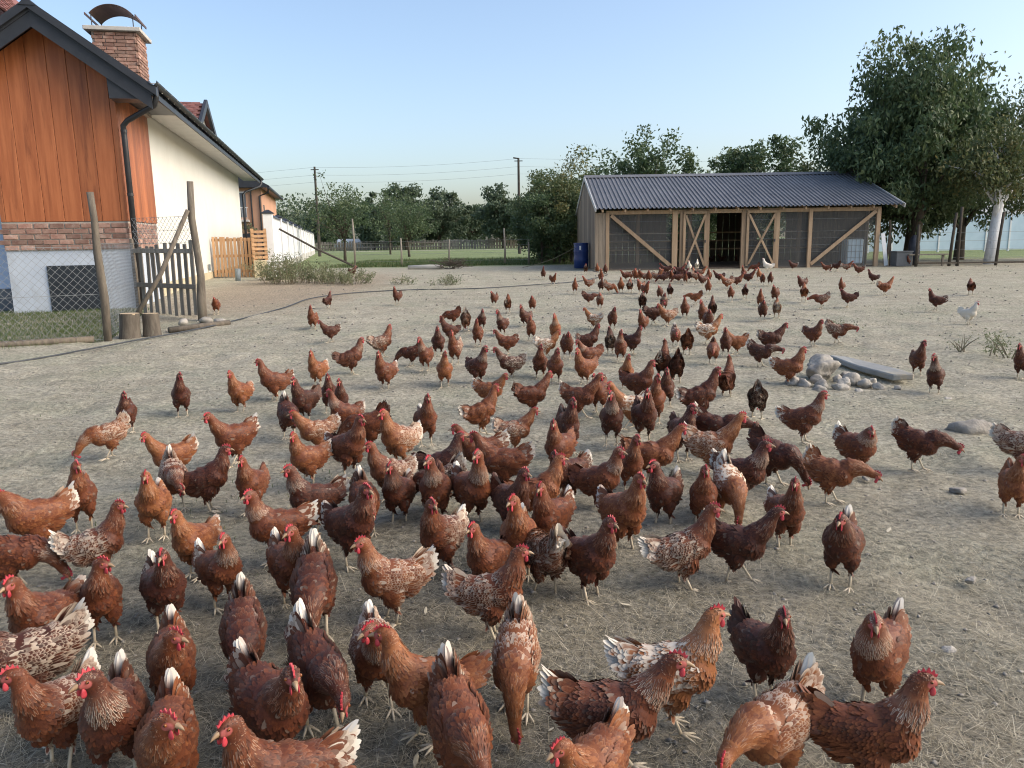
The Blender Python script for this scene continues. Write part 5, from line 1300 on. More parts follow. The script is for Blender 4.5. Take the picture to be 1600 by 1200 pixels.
PROTO = {}
for k_, (p_, t_, s_) in enumerate((('u', '0', 1), ('u', 'a', 2), ('u', 'b', 3), ('u', 'L', 4), ('u', 'R', 5), ('w', '0', 6), ('w', 'L', 7), ('w', 'R', 8), ('s', 'a', 9), ('s', 'b', 10), ('l', '0', 11), ('l', 'a', 12), ('p', '0', 13), ('p', 'b', 14), ('u', '0', 15), ('u', 'a', 16), ('u', 'b', 17), ('u', '0', 18), ('w', '0', 19), ('w', 'a', 20), ('s', '0', 21), ('l', 'b', 22), ('p', 'a', 23), ('u', 'L', 24), ('u', 'R', 25))):
    PROTO.setdefault(p_, []).append((t_, make_proto(p_, t_, s_)))

SHADE = {'d': .25, 'm': .44, 'o': .63, 'c': .75}
def add_hen(i, x, y, heading, pose, turn, colr, tailc, label):
    r = random.Random(1000 + i)
    opts = PROTO[pose]
    pick = [p for t, p in opts if t == turn] if turn in 'LR' else []
    if not pick: pick = [p for t, p in opts if t not in 'LR']
    pr = r.choice(pick)
    h = empty('hen', (x, y, gz(x, y) - .004), rad(heading + r.uniform(-6, 6)), label, 'hen', 'free-range hens in the yard')
    s_ = .91 * r.uniform(.91, 1.08)
    if colr == 'c' and y > 12: s_ *= 1.08
    h.scale = (s_, s_ * r.uniform(.96, 1.05), s_ * r.uniform(.97, 1.04))
    shade = SHADE[colr[0]] + r.uniform(-.06, .06); speck = r.uniform(.7, 1.0) if 'k' in colr else r.uniform(0, .10)
    colv = (max(0, shade), speck, (.06, .50, .88)[tailc], .55 if colr == 'ck' else (.97 if colr[0] == 'c' else 0.0))
    d = math.hypot(x, y)
    def add(nm, me, parent=h):
        o = link(nm, me, parent); o.color = colv; return o
    add('body', pr['body']); add('tail', pr['tail'])
    for l_ in pr['legs']: add('leg', l_)
    add('comb', pr['comb'])
    if d < 30:
        for w in pr['wings']: add('wing', w)
    if d < 16:
        o = add('plumage', pr['plumage']); o['kind'] = 'stuff'
        for w in pr['wattles']: add('wattle', w)
    if d < 9:
        add('beak', pr['beak'])
        for (p, yw, hp) in pr['eyes']:
            e_ = link('eye', eye_me, h, p, (0, hp, yw))
    return h

# x, y, heading, pose, head turn, plumage, tail, label
HENS = [
    (-1.70, 2.57, 263, 'u', '0', 'm', 1, 'pale-tailed russet hen standing tall, just behind a white-tailed speckled russet one standing tall'),
    (-1.59, 2.75, 292, 'u', 'L', 'm', 1, 'pale-tailed russet hen standing tall, facing the camera, in the front row, house side'),
    (-1.58, 2.29, 222, 'w', '0', 'dk', 1, 'pale-tailed speckled dark chestnut hen striding, just in front of a pale-tailed russet one standing tall'),
    (-1.34, 2.02, 265, 'u', 'R', 'mk', 2, 'white-tailed speckled russet hen standing tall, on the house side of a pale-tailed russet one striding'),
    (-1.13, 1.95, 295, 'u', 'R', 'd', 1, 'pale-tailed dark chestnut hen standing tall, facing the camera, in the front row, house side'),
    (-1.11, 2.27, 288, 'w', 'L', 'm', 1, 'pale-tailed russet hen striding, facing the camera, in the front row, house side'),
    (-0.94, 2.45, 294, 'p', '0', 'd', 1, 'pale-tailed dark chestnut hen pecking, facing the camera, in the front row, centre'),
    (-0.94, 1.85, 284, 'w', 'L', 'm', 1, 'pale-tailed russet hen striding, facing the camera, at the bottom edge, house side'),
    (-0.59, 1.71, 207, 'u', '0', 'm', 2, 'white-tailed russet hen standing tall, side-on, beak towards the house, at the bottom edge, centre'),
    (-0.71, 2.00, 319, 'w', '0', 'd', 1, 'pale-tailed dark chestnut hen striding, just in front of a white-tailed dark chestnut one stooping'),
    (-0.62, 2.19, 302, 'l', '0', 'd', 2, 'white-tailed dark chestnut hen stooping, facing the camera, in the front row, centre'),
    (-0.46, 2.31, 289, 'w', 'R', 'mk', 2, 'white-tailed speckled russet hen striding, facing the camera, in the front row, centre'),
    (-0.27, 2.11, 207, 'u', '0', 'o', 0, 'ginger hen standing tall, side-on, beak towards the house, in the front row, centre'),
    (-0.16, 1.90, 284, 'l', '0', 'm', 1, 'pale-tailed russet hen stooping, facing the camera, at the bottom edge, centre'),
    (-0.00, 2.27, 271, 'p', '0', 'ok', 1, 'pale-tailed speckled ginger hen pecking, facing the camera, in the front row, centre'),
    (-0.78, 2.78, 277, 'p', '0', 'd', 2, 'white-tailed dark chestnut hen pecking, facing the camera, in the front row, centre'),
    (-0.94, 3.03, 302, 'u', 'R', 'm', 1, 'pale-tailed russet hen standing tall, facing the camera, in the second row, centre'),
    (-0.49, 2.86, 201, 'u', '0', 'ok', 2, 'white-tailed speckled ginger hen standing tall, side-on, beak towards the house, in the front row, centre'),
    (-0.09, 2.72, 346, 'u', '0', 'mk', 1, 'pale-tailed speckled russet hen standing tall, just in front of a pale-tailed russet one standing tall'),
    (-0.11, 3.06, 239, 'u', '0', 'm', 1, 'pale-tailed russet hen standing tall, just behind a pale-tailed speckled russet one standing tall'),
    (-0.33, 3.29, 250, 'u', 'L', 'mk', 2, 'white-tailed speckled russet hen standing tall, just behind a white-tailed speckled ginger one standing tall'),
    (-0.22, 3.91, 298, 'u', 'R', 'm', 1, 'pale-tailed russet hen standing tall, just in front of a white-tailed russet one striding'),
    (-1.12, 3.44, 213, 'u', '0', 'm', 2, 'white-tailed russet hen standing tall, side-on, beak towards the house, in the second row, centre'),
    (-1.05, 3.85, 205, 'u', '0', 'd', 1, 'pale-tailed dark chestnut hen standing tall, on the house side of a pale-tailed russet one stooping'),
    (-0.76, 3.41, 324, 'u', '0', 'd', 1, 'pale-tailed dark chestnut hen standing tall, just in front of a pale-tailed russet one stooping'),
    (-0.78, 3.83, 296, 'l', '0', 'm', 1, 'pale-tailed russet hen stooping, facing the camera, near the front of the flock, centre'),
    (-0.62, 3.96, 253, 'u', '0', 'd', 1, 'pale-tailed dark chestnut hen standing tall, on the open side of a pale-tailed russet one stooping'),
    (-0.73, 4.32, 221, 'u', '0', 'mk', 1, 'pale-tailed speckled russet hen standing tall, just behind a pale-tailed dark chestnut one standing tall'),
    (-2.34, 3.58, 233, 's', '0', 'o', 2, 'white-tailed ginger hen hunched, side-on, beak towards the house, in the second row, house side'),
    (-2.32, 3.94, 295, 'u', '0', 'm', 0, 'russet hen standing tall, facing the camera, near the front of the flock, house side'),
    (-1.87, 3.81, 286, 'u', '0', 'o', 1, 'pale-tailed ginger hen standing tall, facing the camera, near the front of the flock, house side'),
    (-1.88, 3.27, 19, 'u', '0', 'mk', 2, 'white-tailed speckled russet hen standing tall, on the open side of a white-tailed ginger one hunched'),
    (-2.22, 3.19, 14, 'p', '0', 'm', 0, 'russet hen pecking, side-on, beak away from the house, in the second row, house side'),
    (-1.39, 2.84, 310, 'u', '0', 'd', 2, 'white-tailed dark chestnut hen standing tall, facing the camera, in the front row, house side'),
    (-1.47, 3.33, 263, 'u', '0', 'o', 1, 'pale-tailed ginger hen standing tall, just behind a white-tailed russet one standing tall'),
    (-1.23, 3.01, 322, 'u', 'R', 'm', 2, 'white-tailed russet hen standing tall, just in front of a pale-tailed ginger one standing tall'),
    (-1.96, 4.26, 296, 'l', '0', 'mk', 1, 'pale-tailed speckled russet hen stooping, facing the camera, near the front of the flock, house side'),
    (-1.75, 4.21, 7, 'u', '0', 'd', 2, 'white-tailed dark chestnut hen standing tall, on the house side of a russet one standing tall'),
    (-1.48, 4.17, 271, 'u', '0', 'm', 0, 'russet hen standing tall, on the open side of a white-tailed dark chestnut one standing tall'),
    (-2.19, 4.77, 224, 'w', '0', 'o', 1, 'pale-tailed ginger hen striding, just behind a pale-tailed speckled russet one stooping'),
    (-1.92, 5.13, 235, 'w', '0', 'm', 1, 'pale-tailed russet hen striding, half turned, beak towards the house, in mid flock, centre'),
    (-2.91, 5.37, 223, 'p', '0', 'ok', 1, 'pale-tailed speckled ginger hen pecking, side-on, beak towards the house, in mid flock, house side'),
    (-3.15, 6.13, 292, 'u', '0', 'd', 0, 'dark chestnut hen standing tall, facing the camera, in mid flock, house side'),
    (-2.94, 6.69, 291, 'u', '0', 'd', 0, 'dark chestnut hen standing tall, facing the camera, towards the back of the flock, house side'),
    (-2.47, 6.83, 259, 'u', '0', 'o', 1, 'pale-tailed ginger hen standing tall, on the house side of a pale-tailed dark chestnut one stooping'),
    (-2.30, 7.30, 212, 'u', '0', 'm', 1, 'pale-tailed russet hen standing tall, just behind a pale-tailed dark chestnut one stooping'),
    (-1.77, 6.41, 240, 'u', '0', 'd', 0, 'dark chestnut hen standing tall, half turned, beak towards the house, in mid flock, centre'),
    (-1.64, 6.77, 283, 'u', '0', 'd', 0, 'dark chestnut hen standing tall, facing the camera, towards the back of the flock, centre'),
    (-1.48, 6.47, 292, 'u', '0', 'd', 0, 'dark chestnut hen standing tall, just behind a russet one pecking'),
    (-1.33, 5.93, 217, 'u', 'R', 'm', 1, 'pale-tailed russet hen standing tall, side-on, beak towards the house, in mid flock, centre'),
    (-1.75, 5.85, 291, 'l', '0', 'd', 1, 'pale-tailed dark chestnut hen stooping, facing the camera, in mid flock, centre'),
    (-1.41, 5.37, 209, 'w', '0', 'ok', 1, 'pale-tailed speckled ginger hen striding, side-on, beak towards the house, in mid flock, centre'),
    (-1.29, 4.66, 230, 'u', '0', 'o', 1, 'pale-tailed ginger hen standing tall, just in front of a pale-tailed speckled ginger one striding'),
    (-1.06, 4.80, 324, 'u', '0', 'm', 1, 'pale-tailed russet hen standing tall, just in front of a pale-tailed speckled ginger one striding'),
    (-1.05, 5.44, 188, 'p', '0', 'm', 0, 'russet hen pecking, side-on, beak towards the house, in mid flock, centre'),
    (-0.77, 5.01, 238, 'u', '0', 'ok', 2, 'white-tailed speckled ginger hen standing tall, half turned, beak towards the house, in mid flock, centre'),
    (-0.65, 5.58, 291, 'u', '0', 'm', 2, 'white-tailed russet hen standing tall, facing the camera, in mid flock, centre'),
    (0.17, 6.53, 13, 'w', '0', 'm', 0, 'russet hen striding, side-on, beak away from the house, in mid flock, centre'),
    (-0.24, 5.88, 22, 'u', '0', 'o', 1, 'pale-tailed ginger hen standing tall, side-on, beak away from the house, in mid flock, centre'),
    (-0.20, 6.83, 346, 'w', '0', 'o', 1, 'pale-tailed ginger hen striding, side-on, beak away from the house, just behind a pale-tailed ginger one'),
    (0.01, 5.32, 14, 'w', '0', 'ok', 1, 'pale-tailed speckled ginger hen striding, side-on, beak away from the house, in mid flock, centre'),
    (-0.43, 4.47, 350, 'u', '0', 'd', 0, 'dark chestnut hen standing tall, just behind a pale-tailed speckled dark chestnut one pecking'),
    (-0.20, 4.73, 202, 'w', '0', 'm', 2, 'white-tailed russet hen striding, side-on, beak towards the house, near the front of the flock, centre'),
    (-0.06, 4.45, 185, 'w', '0', 'm', 1, 'pale-tailed russet hen striding, side-on, beak towards the house, near the front of the flock, centre'),
    (-0.41, 4.15, 190, 'p', '0', 'dk', 1, 'pale-tailed speckled dark chestnut hen pecking, just behind a russet one standing tall'),
    (-0.42, 3.95, 274, 'u', '0', 'm', 0, 'russet hen standing tall, just in front of a pale-tailed speckled dark chestnut one pecking'),
    (-0.01, 3.75, 300, 'u', '0', 'd', 0, 'dark chestnut hen standing tall, on the house side of a pale-tailed dark chestnut one striding'),
    (0.13, 3.89, 8, 'u', '0', 'o', 0, 'ginger hen standing tall, just behind a pale-tailed russet one standing tall'),
    (0.18, 3.53, 237, 'u', '0', 'm', 1, 'pale-tailed russet hen standing tall, just in front of a ginger one standing tall'),
    (0.02, 3.25, 263, 'u', '0', 'o', 1, 'pale-tailed ginger hen standing tall, facing the camera, in the second row, centre'),
    (0.13, 3.08, 112, 'p', '0', 'ok', 2, 'white-tailed speckled ginger hen pecking, seen from behind, in the second row, centre'),
    (0.32, 3.04, 306, 'u', '0', 'd', 0, 'dark chestnut hen standing tall, on the open side of a white-tailed speckled ginger one pecking'),
    (0.53, 3.52, 291, 'u', '0', 'o', 1, 'pale-tailed ginger hen standing tall in the second row, centre, just behind a dark chestnut one'),
    (0.73, 3.12, 1, 'u', '0', 'mk', 2, 'white-tailed speckled russet hen standing tall, just in front of a russet one standing tall'),
    (0.98, 3.18, 330, 'w', '0', 'd', 2, 'white-tailed dark chestnut hen striding, side-on, beak away from the house, in the second row, centre'),
    (0.99, 3.83, 260, 'u', '0', 'm', 0, 'russet hen standing tall, on the house side of a white-tailed mostly white speckled one pecking'),
    (1.16, 3.95, 275, 'p', '0', 'ck', 2, 'white-tailed mostly white speckled hen pecking, on the open side of a russet one standing tall'),
    (0.79, 3.86, 242, 'u', '0', 'd', 1, 'pale-tailed dark chestnut hen standing tall, facing the camera, near the front of the flock, centre'),
    (0.48, 4.10, 333, 'u', '0', 'm', 0, 'russet hen standing tall, side-on, beak away from the house, just behind a pale-tailed ginger one'),
    (0.70, 4.41, 268, 'u', '0', 'm', 0, 'russet hen standing tall, facing the camera, near the front of the flock, centre'),
    (0.85, 4.54, 354, 'w', '0', 'o', 0, 'ginger hen striding, side-on, beak away from the house, near the front of the flock, centre'),
    (0.39, 5.29, 275, 'u', '0', 'd', 0, 'dark chestnut hen standing tall, on the open side of a pale-tailed speckled ginger one striding'),
    (0.30, 4.78, 236, 'u', '0', 'm', 0, 'russet hen standing tall, on the open side of a pale-tailed speckled ginger one striding'),
    (0.32, 4.26, 227, 'w', 'L', 'd', 1, 'pale-tailed dark chestnut hen striding, on the house side of a russet one standing tall'),
    (0.73, 5.52, 272, 'u', '0', 'd', 0, 'dark chestnut hen standing tall, facing the camera, in mid flock, centre'),
    (0.98, 5.57, 275, 'u', '0', 'd', 0, 'dark chestnut hen standing tall, just in front of a pale-tailed mostly white speckled one striding'),
    (0.94, 6.00, 181, 'w', '0', 'ck', 1, 'pale-tailed mostly white speckled hen striding, side-on, beak towards the house, in mid flock, centre'),
    (1.17, 6.16, 257, 'u', '0', 'm', 0, 'russet hen standing tall, facing the camera, in mid flock, centre'),
    (0.57, 6.36, 344, 'w', '0', 'm', 1, 'pale-tailed russet hen striding, side-on, beak away from the house, in mid flock, centre'),
    (0.76, 6.57, 243, 'w', '0', 'm', 0, 'russet hen striding, facing the camera, in mid flock, centre'),
    (1.39, 6.79, 260, 'u', '0', 'd', 1, 'pale-tailed dark chestnut hen standing tall, facing the camera, towards the back of the flock, centre'),
    (1.56, 6.23, 0, 'u', '0', 'd', 1, 'pale-tailed dark chestnut hen standing tall, side-on, beak away from the house, in mid flock, centre'),
    (2.02, 7.09, 56, 'u', '0', 'm', 0, 'russet hen standing tall, seen from behind, towards the back of the flock, centre'),
    (2.04, 6.25, 69, 'p', '0', 'dk', 0, 'speckled dark chestnut hen pecking, seen from behind, in mid flock, centre'),
    (2.14, 5.49, 323, 'u', '0', 'm', 2, 'white-tailed russet hen standing tall, side-on, beak away from the house, in mid flock, open side'),
    (1.16, 5.09, 272, 'u', '0', 'd', 0, 'dark chestnut hen standing tall, on the house side of a white-tailed speckled ginger one striding'),
    (1.41, 5.19, 339, 'l', '0', 'd', 1, 'pale-tailed dark chestnut hen stooping, side-on, beak away from the house, in mid flock, centre'),
    (1.26, 4.72, 350, 'w', '0', 'ok', 2, 'white-tailed speckled ginger hen striding, just in front of a pale-tailed dark chestnut one stooping'),
    (1.59, 4.53, 315, 'p', '0', 'd', 0, 'dark chestnut hen pecking, on the open side of a pale-tailed dark chestnut one standing tall'),
    (1.30, 4.17, 322, 'u', '0', 'd', 1, 'pale-tailed dark chestnut hen standing tall, just behind a white-tailed mostly white speckled one pecking'),
    (1.80, 4.18, 330, 'l', '0', 'o', 1, 'pale-tailed ginger hen stooping, just in front of a white-tailed russet one hunched'),
    (1.32, 3.55, 269, 'u', '0', 'm', 2, 'white-tailed russet hen standing tall, facing the camera, in the second row, open side'),
    (1.41, 3.11, 243, 's', '0', 'd', 1, 'pale-tailed dark chestnut hen hunched, facing the camera, in the second row, open side'),
    (2.17, 4.68, 285, 's', '0', 'm', 2, 'white-tailed russet hen hunched, just behind a pale-tailed ginger one stooping'),
    (2.60, 4.77, 321, 'l', '0', 'd', 1, 'pale-tailed dark chestnut hen stooping, on the open side of a white-tailed russet one hunched'),
    (3.23, 4.70, 327, 'w', '0', 'mk', 1, 'pale-tailed speckled russet hen striding, just behind a ginger one standing tall'),
    (2.68, 3.94, 247, 'u', '0', 'o', 0, 'ginger hen standing tall, facing the camera, cut by the frame edge opposite the house'),
    (0.81, 2.30, 282, 'u', '0', 'd', 0, 'dark chestnut hen standing tall, just behind a white-tailed speckled ginger one stooping'),
    (1.15, 2.23, 225, 's', '0', 'm', 1, 'pale-tailed russet hen hunched, facing the camera, in the front row, open side'),
    (0.94, 1.84, 342, 'u', '0', 'm', 0, 'russet hen standing tall, side-on, beak away from the house, at the bottom edge, open side'),
    (0.71, 1.89, 219, 'l', '0', 'ok', 2, 'white-tailed speckled ginger hen stooping, on the house side of a russet one standing tall'),
    (0.48, 2.15, 353, 'u', '0', 'ck', 2, 'white-tailed mostly white speckled hen standing tall, just behind a pale-tailed russet one striding'),
    (0.26, 1.94, 358, 'w', '0', 'm', 1, 'pale-tailed russet hen striding, side-on, beak away from the house, in the front row, centre'),
    (0.19, 1.74, 241, 'w', '0', 'o', 1, 'pale-tailed ginger hen striding, half turned, beak towards the house, at the bottom edge, centre'),
    (-3.39, 13.12, 269, 'u', '0', 'm', 0, 'russet hen standing tall, facing the camera, just behind a pale-tailed ginger one'),
    (-2.75, 11.62, 210, 'w', '0', 'd', 1, 'pale-tailed dark chestnut hen striding, side-on, beak towards the house, behind the main flock, centre'),
    (-3.88, 16.36, 73, 'u', '0', 'd', 0, 'dark chestnut hen standing tall, seen from behind, far off near the coop, centre'),
    (-2.50, 16.97, 248, 'u', '0', 'd', 0, 'dark chestnut hen standing tall, on the house side of a russet one pecking'),
    (-1.71, 10.07, 24, 'u', '0', 'mk', 0, 'speckled russet hen standing tall, side-on, beak away from the house, behind the main flock, centre'),
    (-1.85, 8.76, 21, 'u', '0', 'm', 0, 'russet hen standing tall, on the open side of a pale-tailed ginger one standing tall'),
    (-2.07, 8.06, 249, 'u', '0', 'o', 1, 'pale-tailed ginger hen standing tall, just behind a pale-tailed russet one standing tall'),
    (-1.31, 7.83, 244, 'u', '0', 'm', 1, 'pale-tailed russet hen standing tall, just in front of a speckled russet one standing tall'),
    (-1.23, 9.32, 177, 'p', '0', 'd', 0, 'dark chestnut hen pecking, side-on, beak towards the house, behind the main flock, centre'),
    (-1.02, 8.98, 256, 'u', '0', 'm', 0, 'russet hen standing tall towards the back of the flock, centre, just behind a ginger one'),
    (-0.97, 10.11, 275, 'u', '0', 'd', 0, 'dark chestnut hen standing tall, on the house side of a speckled russet one standing tall'),
    (-0.70, 7.89, 270, 'u', '0', 'o', 0, 'ginger hen standing tall, just in front of a speckled russet one standing tall'),
    (-0.93, 11.48, 204, 'u', '0', 'd', 0, 'dark chestnut hen standing tall, side-on, beak towards the house, behind the main flock, centre'),
    (-0.70, 9.43, 259, 'u', '0', 'mk', 0, 'speckled russet hen standing tall, facing the camera, behind the main flock, centre'),
    (-1.02, 13.47, 184, 'p', '0', 'm', 0, 'russet hen pecking, side-on, beak towards the house, behind the main flock, centre'),
    (-0.75, 12.69, 93, 'p', '0', 'ok', 1, 'pale-tailed speckled ginger hen pecking, seen from behind, behind the main flock, centre'),
    (-0.48, 10.98, 262, 'u', '0', 'm', 0, 'russet hen standing tall, on the open side of a dark chestnut one standing tall'),
    (-0.49, 12.83, 277, 'u', '0', 'd', 0, 'dark chestnut hen standing tall, on the open side of a russet one pecking'),
    (-0.36, 8.02, 302, 'u', '0', 'd', 0, 'dark chestnut hen standing tall, just in front of a speckled russet one standing tall'),
    (-0.35, 16.35, 251, 's', '0', 'd', 0, 'dark chestnut hen hunched, on the house side of a pale-tailed ginger one hunched'),
    (-0.06, 15.28, 80, 's', '0', 'o', 1, 'pale-tailed ginger hen hunched, on the open side of a dark chestnut one hunched'),
    (0.43, 15.33, 268, 's', '0', 'm', 0, 'russet hen hunched, on the open side of a pale-tailed ginger one hunched'),
    (0.24, 13.10, 238, 'u', '0', 'd', 0, 'dark chestnut hen standing tall, half turned, beak towards the house, behind the main flock, centre'),
    (0.30, 11.48, 258, 'u', '0', 'm', 0, 'russet hen standing tall, facing the camera, just behind a pale-tailed mostly white speckled one'),
    (-0.14, 12.09, 240, 'u', '0', 'd', 1, 'pale-tailed dark chestnut hen standing tall, just behind a pale-tailed russet one striding'),
    (-0.06, 10.13, 195, 'w', '0', 'm', 1, 'pale-tailed russet hen striding, side-on, beak towards the house, behind the main flock, centre'),
    (0.65, 11.28, 266, 'u', '0', 'o', 0, 'ginger hen standing tall, facing the camera, behind the main flock, centre'),
    (-0.01, 8.29, 190, 'w', '0', 'dk', 1, 'pale-tailed speckled dark chestnut hen striding, just in front of a pale-tailed russet one striding'),
    (0.45, 9.76, 2, 'w', '0', 'ck', 1, 'pale-tailed mostly white speckled hen striding, on the house side of a dark chestnut one hunched'),
    (0.71, 9.73, 275, 's', '0', 'd', 0, 'dark chestnut hen hunched, on the open side of a pale-tailed mostly white speckled one striding'),
    (0.31, 8.31, 262, 'u', '0', 'm', 0, 'russet hen standing tall, facing the camera, towards the back of the flock, centre'),
    (0.46, 8.03, 271, 'u', '0', 'm', 0, 'russet hen standing tall, on the house side of a russet one striding'),
    (1.03, 10.12, 4, 'u', '0', 'd', 1, 'pale-tailed dark chestnut hen standing tall, just behind a russet one striding'),
    (0.91, 8.82, 204, 'w', '0', 'm', 0, 'russet hen striding, half turned, beak towards the house, towards the back of the flock, centre'),
    (0.76, 7.92, 224, 'u', '0', 'o', 0, 'ginger hen standing tall, just in front of a russet one striding'),
    (1.35, 9.42, 261, 'u', '0', 'm', 0, 'russet hen standing tall, facing the camera, behind the main flock, centre'),
    (1.59, 10.00, 320, 'u', '0', 'd', 0, 'dark chestnut hen standing tall, on the open side of a speckled dark chestnut one hunched'),
    (1.30, 10.03, 82, 's', '0', 'dk', 0, 'speckled dark chestnut hen hunched, seen from behind, behind the main flock, centre'),
    (1.37, 12.67, 153, 'w', '0', 'ck', 1, 'pale-tailed mostly white speckled hen striding, side-on, beak towards the house, behind the main flock, centre'),
    (1.66, 12.54, 272, 's', '0', 'd', 1, 'pale-tailed dark chestnut hen hunched, facing the camera, behind the main flock, centre'),
    (1.15, 7.60, 261, 'u', '0', 'o', 0, 'ginger hen standing tall, just behind a russet one standing tall'),
    (1.18, 7.00, 320, 'u', '0', 'm', 0, 'russet hen standing tall, just in front of a ginger one standing tall'),
    (1.62, 8.13, 73, 'w', '0', 'm', 1, 'pale-tailed russet hen striding, seen from behind, towards the back of the flock, centre'),
    (1.71, 7.87, 82, 'p', '0', 'd', 0, 'dark chestnut hen pecking, seen from behind, towards the back of the flock, centre'),
    (2.09, 12.14, 240, 'u', '0', 'm', 0, 'russet hen standing tall, on the open side of a pale-tailed dark chestnut one hunched'),
    (2.43, 13.09, 9, 'w', '0', 'd', 0, 'dark chestnut hen striding, side-on, beak away from the house, behind the main flock, centre'),
    (2.63, 12.87, 188, 'w', '0', 'ok', 0, 'speckled ginger hen striding, side-on, beak towards the house, behind the main flock, centre'),
    (2.29, 10.64, 267, 'l', '0', 'mk', 1, 'pale-tailed speckled russet hen stooping, facing the camera, behind the main flock, centre'),
    (2.27, 9.85, 78, 'p', '0', 'o', 0, 'ginger hen pecking, seen from behind, behind the main flock, centre'),
    (3.15, 13.90, 257, 'u', '0', 'm', 0, 'russet hen standing tall, just in front of a ginger one stooping'),
    (3.86, 16.09, 168, 'l', '0', 'o', 0, 'ginger hen stooping, side-on, beak towards the house, far off near the coop, centre'),
    (3.63, 13.83, 73, 'u', '0', 'd', 0, 'dark chestnut hen standing tall, seen from behind, behind the main flock, centre'),
    (3.25, 12.97, 250, 'u', '0', 'm', 1, 'pale-tailed russet hen standing tall, facing the camera, behind the main flock, centre'),
    (3.13, 12.17, 270, 's', '0', 'd', 0, 'dark chestnut hen hunched, just behind a pale-tailed mostly white speckled one striding'),
    (2.78, 10.79, 353, 'w', '0', 'ck', 1, 'pale-tailed mostly white speckled hen striding, just in front of a dark chestnut one hunched'),
    (2.42, 9.13, 255, 'l', '0', 'm', 0, 'russet hen stooping, facing the camera, behind the main flock, centre'),
    (2.74, 9.73, 254, 'u', '0', 'd', 0, 'dark chestnut hen standing tall, on the house side of a pale-tailed ginger one striding'),
    (2.91, 9.84, 183, 'w', '0', 'o', 1, 'pale-tailed ginger hen striding, side-on, beak towards the house, behind the main flock, centre'),
    (2.90, 8.86, 333, 'l', '0', 'd', 1, 'pale-tailed dark chestnut hen stooping, side-on, beak away from the house, by the stone heap'),
    (3.36, 9.85, 351, 'w', '0', 'd', 1, 'pale-tailed dark chestnut hen striding, just behind a pale-tailed dark chestnut one stooping'),
    (2.82, 7.68, 329, 'u', '0', 'o', 2, 'white-tailed ginger hen standing tall, side-on, beak away from the house, by the stone heap'),
    (4.15, 10.48, 296, 'u', '0', 'm', 1, 'pale-tailed russet hen standing tall, on the house side of a speckled russet one stooping'),
    (4.57, 10.71, 338, 'l', '0', 'mk', 0, 'speckled russet hen stooping, side-on, beak away from the house, behind the main flock, open side'),
    (4.95, 15.26, 252, 'u', '0', 'm', 1, 'pale-tailed russet hen standing tall, on the house side of a dark chestnut one hunched'),
    (4.40, 13.41, 259, 's', '0', 'd', 0, 'dark chestnut hen hunched, on the house side of a pale-tailed mostly white speckled one hunched'),
    (5.57, 16.23, 243, 's', '0', 'd', 0, 'dark chestnut hen hunched, on the open side of a pale-tailed russet one standing tall'),
    (4.77, 13.77, 75, 's', '0', 'ck', 1, 'pale-tailed mostly white speckled hen hunched, seen from behind, behind the main flock, open side'),
    (7.07, 18.74, 219, 's', '0', 'd', 0, 'dark chestnut hen hunched, just behind a ginger one hunched'),
    (6.25, 16.41, 69, 's', '0', 'o', 0, 'ginger hen hunched, seen from behind, far off near the coop, open side'),
    (6.09, 15.08, 163, 'l', '0', 'mk', 2, 'white-tailed speckled russet hen stooping, on the open side of a ginger one hunched'),
    (7.75, 18.06, 234, 'u', '0', 'm', 1, 'pale-tailed russet hen standing tall, facing the camera, far off near the coop, open side'),
    (6.68, 15.24, 171, 's', '0', 'd', 0, 'dark chestnut hen hunched, side-on, beak towards the house, far off near the coop, open side'),
    (9.53, 20.33, 164, 'u', '0', 'd', 1, 'pale-tailed dark chestnut hen standing tall, on the open side of a pale-tailed russet one striding'),
    (8.38, 17.27, 4, 'w', '0', 'o', 1, 'pale-tailed ginger hen striding, walking off at a slant, far off near the coop, open side'),
    (10.12, 24.83, 163, 'w', '0', 'm', 1, 'pale-tailed russet hen striding, on the open side of a pale-tailed dark chestnut one hunched'),
    (10.77, 25.56, 152, 'p', '0', 'd', 0, 'dark chestnut hen pecking, side-on, beak towards the house, far off near the coop, open side'),
    (10.86, 25.03, 346, 'w', '0', 'mk', 1, 'pale-tailed speckled russet hen striding, on the open side of a dark chestnut one pecking'),
    (10.43, 23.18, 165, 'w', '0', 'm', 1, 'pale-tailed russet hen striding, on the open side of a pale-tailed speckled russet one striding'),
    (9.69, 26.59, 179, 's', '0', 'd', 1, 'pale-tailed dark chestnut hen hunched, on the open side of a white-tailed cream one standing tall'),
    (8.43, 25.43, 171, 'u', '0', 'c', 2, 'white-tailed cream hen standing tall, side-on, beak towards the house, far off near the coop, centre'),
    (7.12, 22.17, 247, 'u', '0', 'o', 0, 'ginger hen standing tall, facing the camera, far off near the coop, centre'),
    (6.61, 20.27, 261, 's', '0', 'd', 0, 'dark chestnut hen hunched, facing the camera, far off near the coop, centre'),
    (6.80, 20.23, 251, 's', '0', 'd', 0, 'dark chestnut hen hunched, on the open side of a ginger one standing tall'),
    (4.76, 16.66, 254, 's', '0', 'm', 0, 'russet hen hunched, just in front of a speckled ginger one striding'),
    (5.40, 19.26, 184, 'w', '0', 'ok', 0, 'speckled ginger hen striding, side-on, beak towards the house, far off near the coop, centre'),
    (5.79, 19.79, 353, 'w', '0', 'm', 1, 'pale-tailed russet hen striding, side-on, beak away from the house, far off near the coop, centre'),
    (5.18, 17.04, 73, 's', '0', 'd', 0, 'dark chestnut hen hunched, seen from behind, on the open side of a russet one'),
    (5.78, 21.41, 174, 'w', '0', 'd', 1, 'pale-tailed dark chestnut hen striding, side-on, beak towards the house, far off near the coop, centre'),
